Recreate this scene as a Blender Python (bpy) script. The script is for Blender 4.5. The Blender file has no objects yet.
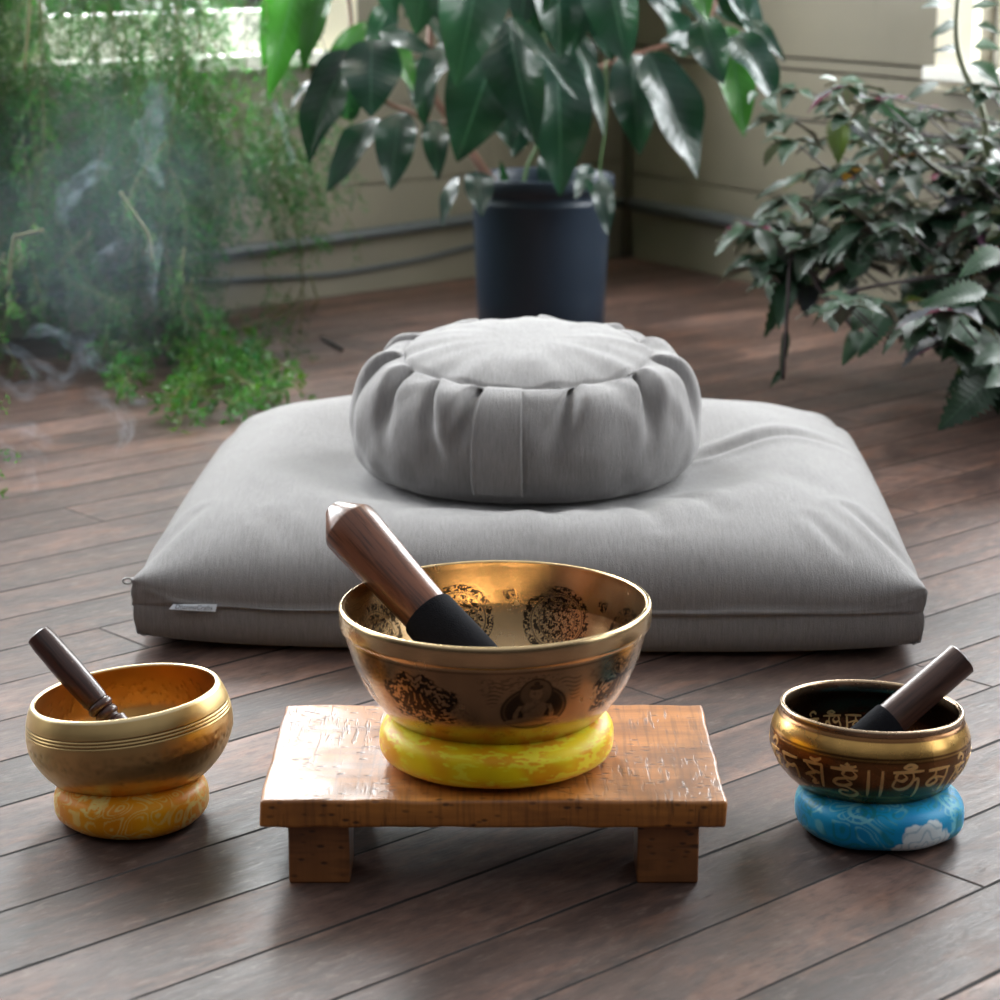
import bpy, bmesh, math, random
import numpy as np
from mathutils import Vector, Matrix, noise as mnoise

# ------------------------------------------------------------------ camera, world, light
sc = bpy.context.scene
COL = sc.collection
FPX, CAMH, PITCH = 2300.0, 0.8, math.radians(13.93)
cd = bpy.data.cameras.new('camera'); cam = bpy.data.objects.new('camera', cd); COL.objects.link(cam)
cam.location = (0, 0, CAMH); cam.rotation_euler = (math.radians(90) - PITCH, 0, 0)
cd.sensor_width = 36; cd.lens = 36 * FPX / 1000; cd.clip_start = 0.05
cd.dof.use_dof = True; cd.dof.focus_distance = 2.24; cd.dof.aperture_fstop = 7.5
sc.camera = cam
sc.view_settings.view_transform = 'Standard'; sc.view_settings.look = 'None'
sc.view_settings.gamma = 1; sc.view_settings.use_curve_mapping = False
sc.view_settings.exposure = 0.0
sc.cycles.transparent_max_bounces = 64

W = bpy.data.worlds.new('daylight_world'); sc.world = W; W.use_nodes = True
wn = W.node_tree.nodes; wl = W.node_tree.links; wn.clear()
wo = wn.new('ShaderNodeOutputWorld'); wb = wn.new('ShaderNodeBackground'); wr = wn.new('ShaderNodeValToRGB')
tc = wn.new('ShaderNodeTexCoord'); sp = wn.new('ShaderNodeSeparateXYZ')
wl.new(tc.outputs['Generated'], sp.inputs[0]); wl.new(sp.outputs['Z'], wr.inputs[0])
wr.color_ramp.elements[0].position = 0.20; wr.color_ramp.elements[0].color = (0.064, 0.052, 0.043, 1)
wr.color_ramp.elements[1].position = 0.9; wr.color_ramp.elements[1].color = (1.36, 1.38, 1.44, 1)
wl.new(wr.outputs[0], wb.inputs[0]); wb.inputs[1].default_value = 0.40
wl.new(wb.outputs[0], wo.inputs[0])

LDIR = Vector((-math.sin(math.radians(46.9)), -math.cos(math.radians(46.9)), 0))   # along the left wall, away from the corner
RDIR = Vector((math.sin(math.radians(30.4)), -math.cos(math.radians(30.4)), 0))    # along the right wall
CORNER = Vector((0.3206, 5.7843, 0))
LN = Vector((-LDIR.y, LDIR.x, 0)) ; LN = -LN if LN.dot(-CORNER) < 0 else LN        # wall normals into the room
RN = Vector((-RDIR.y, RDIR.x, 0)) ; RN = -RN if RN.dot(-CORNER) < 0 else RN

def window_light(name, d, n, s0, s1, z0, z1, power, colour=(0.95, 0.98, 1.0)):
    L = bpy.data.lights.new(name, 'AREA'); L.shape = 'RECTANGLE'
    L.size = s1 - s0; L.size_y = z1 - z0; L.energy = power; L.color = colour
    o = bpy.data.objects.new(name, L); COL.objects.link(o)
    c = CORNER + d * ((s0 + s1) / 2) - n * 0.16; c.z = (z0 + z1) / 2
    z = -n; x = Vector((0, 0, 1)).cross(z).normalized(); y = z.cross(x)
    m = Matrix((x, y, z)).transposed().to_4x4(); m.translation = c
    o.matrix_world = m
    # area lamps shine along their -Z: towards the room
    return o
# (wall, from, to, sill, head, watts)
WIN_L = [(1.00, 1.70, 0.545, 2.40, 175), (2.15, 3.25, 0.545, 2.40, 135), (3.75, 5.00, 0.545, 2.40, 45)]
WIN_R = [(1.27, 2.25, 0.53, 2.40, 135), (2.85, 3.95, 0.53, 2.40, 70), (4.5, 5.6, 0.53, 2.40, 28)]
for a in WIN_L: window_light('window_daylight', LDIR, LN, *a)
for a in WIN_R: window_light('window_daylight', RDIR, RN, *a)

# ------------------------------------------------------------------ projection helpers (a pixel -> a point of the room)
def ray(px, py):
    a = (px - 500) / FPX; b = (500 - py) / FPX
    return Vector((a, math.cos(PITCH) + b * math.sin(PITCH), -math.sin(PITCH) + b * math.cos(PITCH)))
CAM = Vector((0, 0, CAMH))
def atY(px, py, Y):
    r = ray(px, py); return CAM + r * (Y / r.y)
def atZ(px, py, z=0):
    r = ray(px, py); return CAM + r * ((z - CAMH) / r.z)
def atWall(px, py, n, off=0.0):
    r = ray(px, py); p0 = CORNER + n * off
    return CAM + r * ((p0 - CAM).dot(n) / r.dot(n))
def wall_sz(px, py, d, n):
    p = atWall(px, py, n); return (p - CORNER).dot(d), p.z
def to_px(p):
    v = Vector(p) - CAM
    dep = v.y * math.cos(PITCH) - v.z * math.sin(PITCH); up = v.y * math.sin(PITCH) + v.z * math.cos(PITCH)
    return 500 + FPX * v.x / dep, 500 - FPX * up / dep

# ------------------------------------------------------------------ object helpers
def prop(o, label=None, cat=None, group=None, kind=None):
    if label: o['label'] = label
    if cat: o['category'] = cat
    if group: o['group'] = group
    if kind: o['kind'] = kind
    return o
def thing(name, label, cat, loc, group=None):
    o = bpy.data.objects.new(name, None); COL.objects.link(o); o.location = loc
    o.empty_display_size = 0.05
    prop(o, label, cat, group)
    bpy.context.view_layer.update()
    return o
def mesh_obj(name, verts, faces, mat, parent=None, smooth=True, uvs=None, cols=None, label=None):
    me = bpy.data.meshes.new(name)
    me.from_pydata([tuple(v) for v in verts], [], faces)
    if smooth: me.polygons.foreach_set('use_smooth', [True] * len(me.polygons))
    if cols is not None:
        a = me.color_attributes.new('tint', 'FLOAT_COLOR', 'POINT')
        c = np.ones((len(verts), 4), np.float32); c[:, :3] = np.asarray(cols, np.float32); a.data.foreach_set('color', c.ravel())
    if uvs is not None:
        u = me.uv_layers.new(name='UVMap'); li = np.empty(len(me.loops), np.int32); me.loops.foreach_get('vertex_index', li)
        u.data.foreach_set('uv', np.asarray(uvs, np.float32)[li].ravel())
    me.update()
    o = bpy.data.objects.new(name, me); COL.objects.link(o)
    if mat: me.materials.append(mat)
    if parent:
        o.parent = parent; o.matrix_parent_inverse = Matrix.Translation(-Vector(parent.location)) if parent.type == 'EMPTY' and parent.parent is None else Matrix.Identity(4)
        if label: o['label'] = label
    return o
class MB:
    def __init__(s): s.v = []; s.f = []; s.uv = []; s.c = []
    def add(s, verts, faces, uv=None, col=(1, 1, 1)):
        b = len(s.v); s.v.extend(verts); s.f.extend([tuple(i + b for i in f) for f in faces])
        s.uv.extend(uv if uv is not None else [(0, 0)] * len(verts)); s.c.extend([col] * len(verts))
    def box(s, c, size, ax=None):
        cx = Vector(c); hx, hy, hz = [k / 2 for k in size]
        X, Y, Z = ax or (Vector((1, 0, 0)), Vector((0, 1, 0)), Vector((0, 0, 1)))
        vs = [cx + X * (a * hx) + Y * (b * hy) + Z * (d * hz) for a in (-1, 1) for b in (-1, 1) for d in (-1, 1)]
        s.add(vs, [(0, 1, 3, 2), (4, 6, 7, 5), (0, 4, 5, 1), (2, 3, 7, 6), (0, 2, 6, 4), (1, 5, 7, 3)])
    def tube(s, pts, radii, n=8, caps=True, col=(1, 1, 1)):
        pts = [Vector(p) for p in pts]; m = len(pts)
        if not hasattr(radii, '__len__'): radii = [radii] * m
        vs = []; up = Vector((0.13, 0.21, 1)).normalized(); uv = []; L = 0
        for i, p in enumerate(pts):
            t = (pts[min(i + 1, m - 1)] - pts[max(i - 1, 0)]).normalized()
            if i: L += (pts[i] - pts[i - 1]).length
            x = up.cross(t)
            if x.length < 1e-3: x = Vector((1, 0, 0)).cross(t)
            x.normalize(); y = t.cross(x); up = y if abs(y.dot(t)) < .5 else up
            for k in range(n):
                a = 2 * math.pi * k / n
                vs.append(p + (x * math.cos(a) + y * math.sin(a)) * radii[i]); uv.append((k / n, L))
        fs = [(i * n + k, i * n + (k + 1) % n, (i + 1) * n + (k + 1) % n, (i + 1) * n + k) for i in range(m - 1) for k in range(n)]
        if caps: fs += [tuple(range(n))[::-1], tuple((m - 1) * n + k for k in range(n))]
        s.add(vs, fs, uv, col)
    def build(s, name, mat, parent=None, smooth=True, label=None, bevel=0):
        o = mesh_obj(name, s.v, s.f, mat, parent, smooth, s.uv, s.c, label)
        if bevel:
            m = o.modifiers.new('bevel', 'BEVEL'); m.width = bevel; m.segments = 3; m.limit_method = 'ANGLE'
        return o
def grid_obj(name, P, mat, parent=None, wrap=True, cap0=False, cap1=False, cols=None, label=None, uvs=None):
    """P: rows x around x 3"""
    R, N = P.shape[:2]; v = P.reshape(-1, 3)
    r = np.arange(R - 1)[:, None]; n = np.arange(N if wrap else N - 1)[None, :]; n2 = (n + 1) % N
    F = np.stack([r * N + n, r * N + n2, (r + 1) * N + n2, (r + 1) * N + n], -1).reshape(-1, 4)
    me = bpy.data.meshes.new(name)
    nf = len(F); extra = []
    if cap0: extra.append(list(range(N))[::-1])
    if cap1: extra.append([(R - 1) * N + k for k in range(N)])
    me.from_pydata(v.tolist(), [], F.tolist() + extra)
    me.polygons.foreach_set('use_smooth', [True] * len(me.polygons))
    if cols is not None:
        a = me.color_attributes.new('tint', 'FLOAT_COLOR', 'POINT'); c = np.ones((len(v), 4), np.float32)
        c[:, :3] = cols.reshape(-1, 3); a.data.foreach_set('color', c.ravel())
    if uvs is not None:
        u = me.uv_layers.new(name='UVMap'); li = np.empty(len(me.loops), np.int32); me.loops.foreach_get('vertex_index', li)
        u.data.foreach_set('uv', uvs.reshape(-1, 2).astype(np.float32)[li].ravel())
    me.update()
    o = bpy.data.objects.new(name, me); COL.objects.link(o)
    if mat: me.materials.append(mat)
    if parent: o.parent = parent
    if label: o['label'] = label
    return o
def lathe_pts(prof, n=64):
    prof = np.array(prof); a = np.linspace(0, 2 * np.pi, n, endpoint=False)
    P = np.zeros((len(prof), n, 3)); P[..., 0] = prof[:, :1] * np.cos(a); P[..., 1] = prof[:, :1] * np.sin(a); P[..., 2] = prof[:, 1:]
    return P
def catmull(pts, per=8):
    pts = [np.array(p, float) for p in pts]; out = []
    P = [2 * pts[0] - pts[1]] + pts + [2 * pts[-1] - pts[-2]]
    for i in range(1, len(P) - 2):
        for k in range(per):
            t = k / per; a, b, c, d = P[i - 1], P[i], P[i + 1], P[i + 2]
            out.append(0.5 * ((2 * b) + (c - a) * t + (2 * a - 5 * b + 4 * c - d) * t * t + (3 * b - a - 3 * c + d) * t ** 3))
    out.append(pts[-1]); return np.array(out)
def sm(x, a, b):
    t = np.clip((x - a) / (b - a), 0, 1); return t * t * (3 - 2 * t)
rs = np.random.RandomState(4)
def vnoise(x, y, seed=0, wrap=None):
    """smooth value noise"""
    r = np.random.RandomState(seed); T = r.rand(64, 64)
    xi = np.floor(x).astype(int); yi = np.floor(y).astype(int); fx = x - xi; fy = y - yi
    fx = fx * fx * (3 - 2 * fx); fy = fy * fy * (3 - 2 * fy); w = wrap or 64
    g = lambda i, j: T[(i % w) % 64, j % 64]
    return (g(xi, yi) * (1 - fx) + g(xi + 1, yi) * fx) * (1 - fy) + (g(xi, yi + 1) * (1 - fx) + g(xi + 1, yi + 1) * fx) * fy
def srgb(r, g, b):
    f = lambda c: ((c / 255) / 12.92 if c / 255 <= .04045 else ((c / 255 + .055) / 1.055) ** 2.4)
    return (f(r), f(g), f(b), 1)

# ------------------------------------------------------------------ materials
class NT:
    def __init__(s, name):
        s.m = bpy.data.materials.new(name); s.m.use_nodes = True; s.t = s.m.node_tree; s.t.nodes.clear()
        s.out = s.n('ShaderNodeOutputMaterial')
    def n(s, t, **kw):
        x = s.t.nodes.new(t)
        for k, v in kw.items(): setattr(x, k, v)
        return x
    def l(s, a, b): s.t.links.new(a, b)
    def put(s, inp, v):
        if hasattr(v, 'links'): s.l(v, inp)
        else:
            if hasattr(inp.default_value, '__len__') and not hasattr(v, '__len__'): v = (v,) * len(inp.default_value)
            if hasattr(inp.default_value, '__len__') and len(inp.default_value) == 3 and len(v) == 4: v = v[:3]
            if hasattr(inp.default_value, '__len__') and len(inp.default_value) == 4 and len(v) == 3: v = (*v, 1)
            inp.default_value = v
    def math(s, op, a, b=0.0, c=0.0, clamp=False):
        x = s.n('ShaderNodeMath', operation=op); x.use_clamp = clamp
        s.put(x.inputs[0], a); s.put(x.inputs[1], b)
        if len(x.inputs) > 2: s.put(x.inputs[2], c)
        return x.outputs[0]
    def mix(s, f, a, b, blend='MIX'):
        x = s.n('ShaderNodeMix', data_type='RGBA', blend_type=blend)
        s.put(x.inputs[0], f); s.put(x.inputs[6], a); s.put(x.inputs[7], b); return x.outputs[2]
    def coord(s, which='Object', scale=(1, 1, 1), rot=(0, 0, 0), loc=(0, 0, 0)):
        t = s.n('ShaderNodeTexCoord'); m = s.n('ShaderNodeMapping'); s.l(t.outputs[which], m.inputs[0])
        m.inputs['Scale'].default_value = scale; m.inputs['Rotation'].default_value = rot; m.inputs['Location'].default_value = loc
        return m.outputs[0]
    def noise(s, vec, scale=5, detail=3, rough=.5, dist=0, out=0):
        x = s.n('ShaderNodeTexNoise'); s.l(vec, x.inputs['Vector'])
        x.inputs['Scale'].default_value = scale; x.inputs['Detail'].default_value = detail
        x.inputs['Roughness'].default_value = rough; x.inputs['Distortion'].default_value = dist
        return x.outputs[out]
    def ramp(s, v, stops, interp='LINEAR'):
        x = s.n('ShaderNodeValToRGB'); s.l(v, x.inputs[0]); e = x.color_ramp.elements; x.color_ramp.interpolation = interp
        while len(e) < len(stops): e.new(0.5)
        for i, (p, c) in enumerate(stops):
            e[i].position = p
            e[i].color = (c, c, c, 1) if not hasattr(c, '__len__') else (c if len(c) == 4 else (*c, 1))
        return x.outputs[0]
    def bump(s, h, strength=.3, dist=.01, normal=None):
        x = s.n('ShaderNodeBump'); s.put(x.inputs['Height'], h); x.inputs['Strength'].default_value = strength
        x.inputs['Distance'].default_value = dist
        if normal: s.l(normal, x.inputs['Normal'])
        return x.outputs[0]
    def attr(s, name='tint'):
        x = s.n('ShaderNodeAttribute', attribute_name=name); return x.outputs['Color']
    def bsdf(s, **kw):
        x = s.n('ShaderNodeBsdfPrincipled')
        for k, v in kw.items(): s.put(x.inputs[k.replace('_', ' ')], v)
        s.l(x.outputs[0], s.out.inputs[0]); return x

def mat_simple(name, col, rough=.5, metal=0, bump=0, bscale=60, var=0.15, **kw):
    t = NT(name); v = t.coord(); n = t.noise(v, bscale * .3, 4)
    c = t.mix(n, tuple(k * (1 - var) for k in col[:3]), tuple(min(1, k * (1 + var)) for k in col[:3]))
    b = t.bsdf(Base_Color=c, Roughness=rough, Metallic=metal)
    if bump: t.l(t.bump(t.noise(v, bscale, 3), bump, .002), b.inputs['Normal'])
    for k, val in kw.items(): t.put(b.inputs[k.replace('_', ' ')], val)
    return t.m

def mat_floor():
    t = NT('old_floorboards')
    geo = t.n('ShaderNodeNewGeometry'); sep = t.n('ShaderNodeSeparateXYZ'); t.l(geo.outputs['Position'], sep.inputs[0])
    a = math.radians(47.4); dx, dy = math.sin(a), math.cos(a); BW = 0.1055
    along = t.math('ADD', t.math('MULTIPLY', sep.outputs[0], dx), t.math('MULTIPLY', sep.outputs[1], dy))
    perp = t.math('ADD', t.math('MULTIPLY', sep.outputs[0], -dy), t.math('MULTIPLY', sep.outputs[1], dx))
    q = t.math('DIVIDE', t.math('SUBTRACT', perp, 1.178 - 20 * BW), BW)
    bid = t.math('FLOOR', q); fr = t.math('FRACT', q)
    wnz = t.n('ShaderNodeTexWhiteNoise', noise_dimensions='1D'); t.l(bid, wnz.inputs['W'])
    aj = t.math('DIVIDE', t.math('ADD', along, t.math('MULTIPLY', wnz.outputs[0], 5.0)), 1.9)
    sid = t.math('FLOOR', aj); fa = t.math('FRACT', aj)
    cmb = t.n('ShaderNodeCombineXYZ'); t.l(bid, cmb.inputs[0]); t.l(sid, cmb.inputs[1])
    wn2 = t.n('ShaderNodeTexWhiteNoise', noise_dimensions='2D'); t.l(cmb.outputs[0], wn2.inputs['Vector'])
    bv = wn2.outputs[0]
    # coordinates stretched along the board, different on every board
    c2 = t.n('ShaderNodeCombineXYZ'); t.l(along, c2.inputs[0]); t.l(perp, c2.inputs[1]); t.l(t.math('MULTIPLY', bv, 13.0), c2.inputs[2])
    def st(sx, sy):
        m = t.n('ShaderNodeMapping'); t.l(c2.outputs[0], m.inputs[0]); m.inputs['Scale'].default_value = (sx, sy, 1); return m.outputs[0]
    grain = t.noise(st(3, 60), 1, 6, .65, .3)
    patch = t.noise(st(2.2, 7), 1, 4, .6, .5)
    fine = t.noise(st(30, 260), 1, 4, .7)
    blot = t.noise(st(9, 22), 1, 4, .6, .8)
    # distance to the board edge; edges wander a little
    wob = t.math('MULTIPLY', t.math('SUBTRACT', t.noise(st(6, 6), 1, 3), .5), .03)
    e = t.math('MINIMUM', t.math('ADD', fr, wob), t.math('SUBTRACT', t.math('SUBTRACT', 1, fr), wob))
    gapw = t.math('ADD', .008, t.math('MULTIPLY', t.math('MULTIPLY', patch, patch), .05))
    gap = t.math('SUBTRACT', 1, t.math('DIVIDE', e, gapw), clamp=True)
    gj = t.math('SUBTRACT', 1, t.math('DIVIDE', t.math('MINIMUM', fa, t.math('SUBTRACT', 1, fa)), .0016), clamp=True)
    gap = t.math('MAXIMUM', t.math('MINIMUM', t.math('MULTIPLY', gap, 2.2), 1.0), t.math('MULTIPLY', gj, .9))
    base = t.ramp(patch, [(.25, srgb(58, 40, 35)), (.48, srgb(86, 62, 53)), (.62, srgb(112, 82, 70)), (.8, srgb(140, 108, 92))])
    base = t.mix(t.ramp(grain, [(.3, .0), (.75, .5)]), base, srgb(44, 31, 28))
    base = t.mix(t.math('MULTIPLY', t.ramp(blot, [(.5, 0), (.66, 1)]), .5), base, srgb(128, 82, 58))
    edgew = t.math('MULTIPLY', t.math('SUBTRACT', 1, t.math('DIVIDE', e, .16), clamp=True), t.ramp(t.noise(st(1.6, 3), 1, 3), [(.56, 0), (.74, .6)]))
    base = t.mix(edgew, base, srgb(160, 116, 92))
    bright = t.math('ADD', .50, t.math('MULTIPLY', bv, .66))
    hsv = t.n('ShaderNodeHueSaturation'); t.l(base, hsv.inputs['Color']); t.l(bright, hsv.inputs['Value']); hsv.inputs['Saturation'].default_value = .85
    spk = t.noise(st(40, 90), 1, 5, .7); hs = t.mix(t.math('MULTIPLY', t.ramp(spk, [(.50, 0), (.62, 1)]), .45), hsv.outputs[0], srgb(38, 32, 33)); hs = t.mix(t.math('MULTIPLY', t.ramp(spk, [(.34, 1), (.44, 0)]), .18), hs, srgb(150, 134, 124))
    # small dents and scratches
    vor = t.n('ShaderNodeTexVoronoi', feature='F1'); t.l(st(24, 60), vor.inputs['Vector']); vor.inputs['Scale'].default_value = 1
    pitm = t.math('MULTIPLY', t.ramp(vor.outputs['Distance'], [(.08, 1), (.2, 0)]), t.ramp(t.noise(st(4, 9), 1, 2), [(.55, 0), (.68, 1)]))
    col = t.mix(t.math('MULTIPLY', pitm, .75), hs, srgb(28, 24, 24))
    col = t.mix(gap, col, srgb(16, 13, 13))
    rough = t.math('ADD', .42, t.math('ADD', t.math('MULTIPLY', blot, .18), t.math('MULTIPLY', gap, .4)))
    rough = t.math('ADD', rough, t.math('MULTIPLY', t.math('SUBTRACT', fine, .5), .35))
    b = t.bsdf(Base_Color=col, Roughness=rough, Specular_IOR_Level=.42)
    cup = t.math('MULTIPLY', t.math('MULTIPLY', fr, t.math('SUBTRACT', 1, fr)), 1.5)
    h = t.math('ADD', t.math('MULTIPLY', t.math('SUBTRACT', 1, gap), 1.0), t.math('ADD', t.math('MULTIPLY', fine, .22), t.math('MULTIPLY', t.math('SUBTRACT', 1, pitm), .4)))
    h = t.math('ADD', t.math('ADD', h, t.math('MULTIPLY', spk, .5)), t.math('ADD', t.math('MULTIPLY', blot, .35), cup))
    t.l(t.bump(h, .55, .0022), b.inputs['Normal'])
    return t.m
def mat_fabric(name, col, weave=900, stren=.35, sheen=.35):
    t = NT(name); v = t.coord()
    vert = t.noise(t.coord(scale=(1, .07, .07)), weave, 2, .6); hor = t.noise(v, weave * .7, 2, .6)
    slub = t.noise(t.coord(scale=(1, .12, .12)), 260, 4, .7)
    tone = t.math('ADD', t.math('MULTIPLY', vert, .5), t.math('MULTIPLY', slub, .5))
    c = t.mix(t.ramp(tone, [(.3, 0), (.7, 1)]), tuple(k * .80 for k in col[:3]), tuple(k * 1.17 for k in col[:3]))
    b = t.bsdf(Base_Color=c, Roughness=.85, Specular_IOR_Level=.25)
    b.inputs['Sheen Weight'].default_value = sheen; b.inputs['Sheen Roughness'].default_value = .4
    h = t.math('ADD', t.math('ADD', vert, hor), t.math('MULTIPLY', slub, .8))
    t.l(t.bump(h, stren * 1.6, .0012), b.inputs['Normal']); return t.m
def mat_wood(name, dark, light, scale=(1, 1, 1), rough=.35, spec=.5, bumps=.1, gs=1.0, coat=0):
    """grain runs along object Z"""
    t = NT(name); v = t.coord(scale=scale)
    w = t.noise(t.coord(scale=(60 * gs, 60 * gs, 5 * gs)), 1, 5, .65, .8); p = t.noise(t.coord(scale=(9 * gs, 9 * gs, 2.2 * gs)), 1, 3, .5, .5)
    c = t.mix(t.math('ADD', t.math('MULTIPLY', w, .65), t.math('MULTIPLY', p, .35)), dark, light)
    c = t.mix(t.ramp(w, [(.34, .9), (.48, 0)]), c, tuple(k * .3 for k in dark[:3])); w3 = t.noise(t.coord(scale=(260 * gs, 260 * gs, 12 * gs)), 1, 3, .6); c = t.mix(t.ramp(w3, [(.5, 0), (.62, .55)]), c, tuple(k * .4 for k in dark[:3]))
    b = t.bsdf(Base_Color=c, Roughness=rough, Specular_IOR_Level=spec); b.inputs['Coat Weight'].default_value = coat; b.inputs['Coat Roughness'].default_value = .2
    t.l(t.bump(w, bumps, .001), b.inputs['Normal']); return t.m
def mat_leaf(name, top, under, rough=.32, trans=.35, veins=True, spec=.5):
    t = NT(name); at = t.n('ShaderNodeNewGeometry'); uv = t.n('ShaderNodeUVMap'); sp = t.n('ShaderNodeSeparateXYZ'); t.l(uv.outputs[0], sp.inputs[0])
    tint = t.attr(); rnd = at.outputs['Random Per Island']
    across = t.math('ABSOLUTE', sp.outputs[0]); c = t.mix(at.outputs['Backfacing'], top, under)
    c = t.mix(t.math('MULTIPLY', rnd, .5), c, tuple(k * .55 for k in top[:3]))
    c = t.mix(1.0, c, tint, 'MULTIPLY')
    h = across
    if veins:
        mid = t.math('SUBTRACT', 1, t.math('DIVIDE', across, .06), clamp=True)
        side = t.math('SINE', t.math('MULTIPLY', t.math('SUBTRACT', sp.outputs[1], t.math('MULTIPLY', across, .14)), 75.0))
        c = t.mix(t.math('MULTIPLY', mid, .6), c, tuple(min(1, k * 2.6 + .02) for k in top[:3]))
        h = t.math('SUBTRACT', t.math('MULTIPLY', side, .25), t.math('MULTIPLY', mid, .8))
    b = t.n('ShaderNodeBsdfPrincipled'); t.put(b.inputs['Base Color'], c); b.inputs['Roughness'].default_value = rough; b.inputs['Specular IOR Level'].default_value = spec
    if veins: t.l(t.bump(h, .35, .002), b.inputs['Normal'])
    tr = t.n('ShaderNodeBsdfTranslucent'); t.put(tr.inputs[0], t.mix(1.0, c, (1.6, 2.1, .8, 1), 'MULTIPLY'))
    mx = t.n('ShaderNodeMixShader'); mx.inputs[0].default_value = trans
    t.l(b.outputs[0], mx.inputs[1]); t.l(tr.outputs[0], mx.inputs[2]); t.l(mx.outputs[0], t.out.inputs[0]); return t.m
def mat_tint(name, rough=.4, metal=0, bump=None, sheen=0, spec=.5, aniso=0):
    """colour comes from the pattern woven/etched into the mesh attribute"""
    t = NT(name); c = t.attr(); v = t.coord(); n = t.noise(v, 40, 4)
    c = t.mix(1.0, c, t.mix(n, (.82, .82, .82, 1), (1.1, 1.1, 1.1, 1)), 'MULTIPLY')
    r = t.math('ADD', rough - .07, t.math('MULTIPLY', n, .14))
    b = t.bsdf(Base_Color=c, Roughness=r, Metallic=metal, Specular_IOR_Level=spec); b.inputs['Sheen Weight'].default_value = sheen
    if bump == 'weave': t.l(t.bump(t.noise(v, 700, 2), .25, .001), b.inputs['Normal'])
    if bump == 'fine': t.l(t.bump(t.noise(t.coord(scale=(1, 1, 6)), 90, 3), .06, .001), b.inputs['Normal'])
    return t.m
def mat_glass():
    t = NT('window_glass'); a = t.n('ShaderNodeBsdfTransparent'); g = t.n('ShaderNodeBsdfGlossy'); g.inputs['Roughness'].default_value = .03
    m = t.n('ShaderNodeMixShader'); m.inputs[0].default_value = .06; t.l(a.outputs[0], m.inputs[1]); t.l(g.outputs[0], m.inputs[2]); t.l(m.outputs[0], t.out.inputs[0]); return t.m
M_FLOOR = mat_floor()
def mat_wall():
    t = NT('painted_siding'); v = t.coord('Object')
    n = t.noise(v, 3, 5, .6); n2 = t.noise(v, 26, 3, .6); n3 = t.noise(t.coord(scale=(1, 1, .3)), 14, 4, .6)
    c = t.mix(n, srgb(112, 107, 93), srgb(129, 123, 107)); c = t.mix(t.ramp(n3, [(.62, 0), (.75, .5)]), c, srgb(100, 90, 80))
    b = t.bsdf(Base_Color=c, Roughness=.55); t.l(t.bump(n2, .1, .003), b.inputs['Normal']); return t.m
M_WALL = mat_wall()
M_TRIM = mat_simple('cream_gloss_paint', srgb(226, 218, 196), .35, bump=.05, bscale=30, var=.06)
M_SILL = mat_simple('white_sill_paint', srgb(235, 234, 228), .35, bump=.05, bscale=30, var=.04)
M_PIPE = mat_simple('painted_dark_pipe', srgb(78, 84, 86), .45, bump=.1, bscale=80)
M_GLASS = mat_glass()

# ------------------------------------------------------------------ structure
def quad_obj(name, vs, mat, kind='structure'):
    o = mesh_obj(name, vs, [(0, 1, 2, 3)], mat, None, False); prop(o, kind=kind); return o
fl = MB(); fl.box((0, 2.6, -.03), (11, 9, .06)); prop(fl.build('floor', M_FLOOR, smooth=False), kind='structure')
WALLH = 2.75
def wall_boxes(name, d, n, length, wins, seams):
    """clapboard-like courses with the windows left open; each course is a slab standing behind the wall plane"""
    mb = MB(); zs = [0] + seams + [WALLH]
    def slab(s0, s1, z0, z1, lift):
        c = CORNER + d * ((s0 + s1) / 2) - n * (.05 - lift / 2); c.z = (z0 + z1) / 2
        mb.box(c, (s1 - s0, .10 + lift, z1 - z0), (d, n, Vector((0, 0, 1))))
    for i in range(len(zs) - 1):
        z0, z1 = zs[i], zs[i + 1] - .006
        parts = [(-.05, length)]
        for (a, b, c0, c1, _) in wins:
            if z0 < c1 - .01 and z1 > c0 + .01:
                new = []
                for (p, q) in parts:
                    if a > p and b < q: new += [(p, a), (b, q)]
                    else: new.append((p, q))
                parts = new
        for p, q in parts: slab(p, q, z0, z1, 0.0)
    # backing just behind the seams
    for (p, q, z0, z1) in [(-.05, length, 0, min(w[2] for w in wins) - .04)]:
        c = CORNER + d * ((p + q) / 2) - n * .055; c.z = (z0 + z1) / 2
        mb.box(c, (q - p, .09, z1 - z0), (d, n, Vector((0, 0, 1))))
    prop(mb.build(name, M_WALL, smooth=False), kind='structure')
sl = sorted([wall_sz(476, 170.5, LDIR, LN)[1], WIN_L[0][2] - .02]); 
wall_boxes('wall_left', LDIR, LN, 6.2, WIN_L, [.245, .42, WIN_L[0][2] - .03] + [.9, 1.1, 1.4, 1.7, 2.0, 2.3])
wall_boxes('wall_right', RDIR, RN, 6.2, WIN_R, [.215, .50, WIN_R[0][2]-.004] + [.9, 1.1, 1.4, 1.7, 2.0, 2.3])
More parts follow.
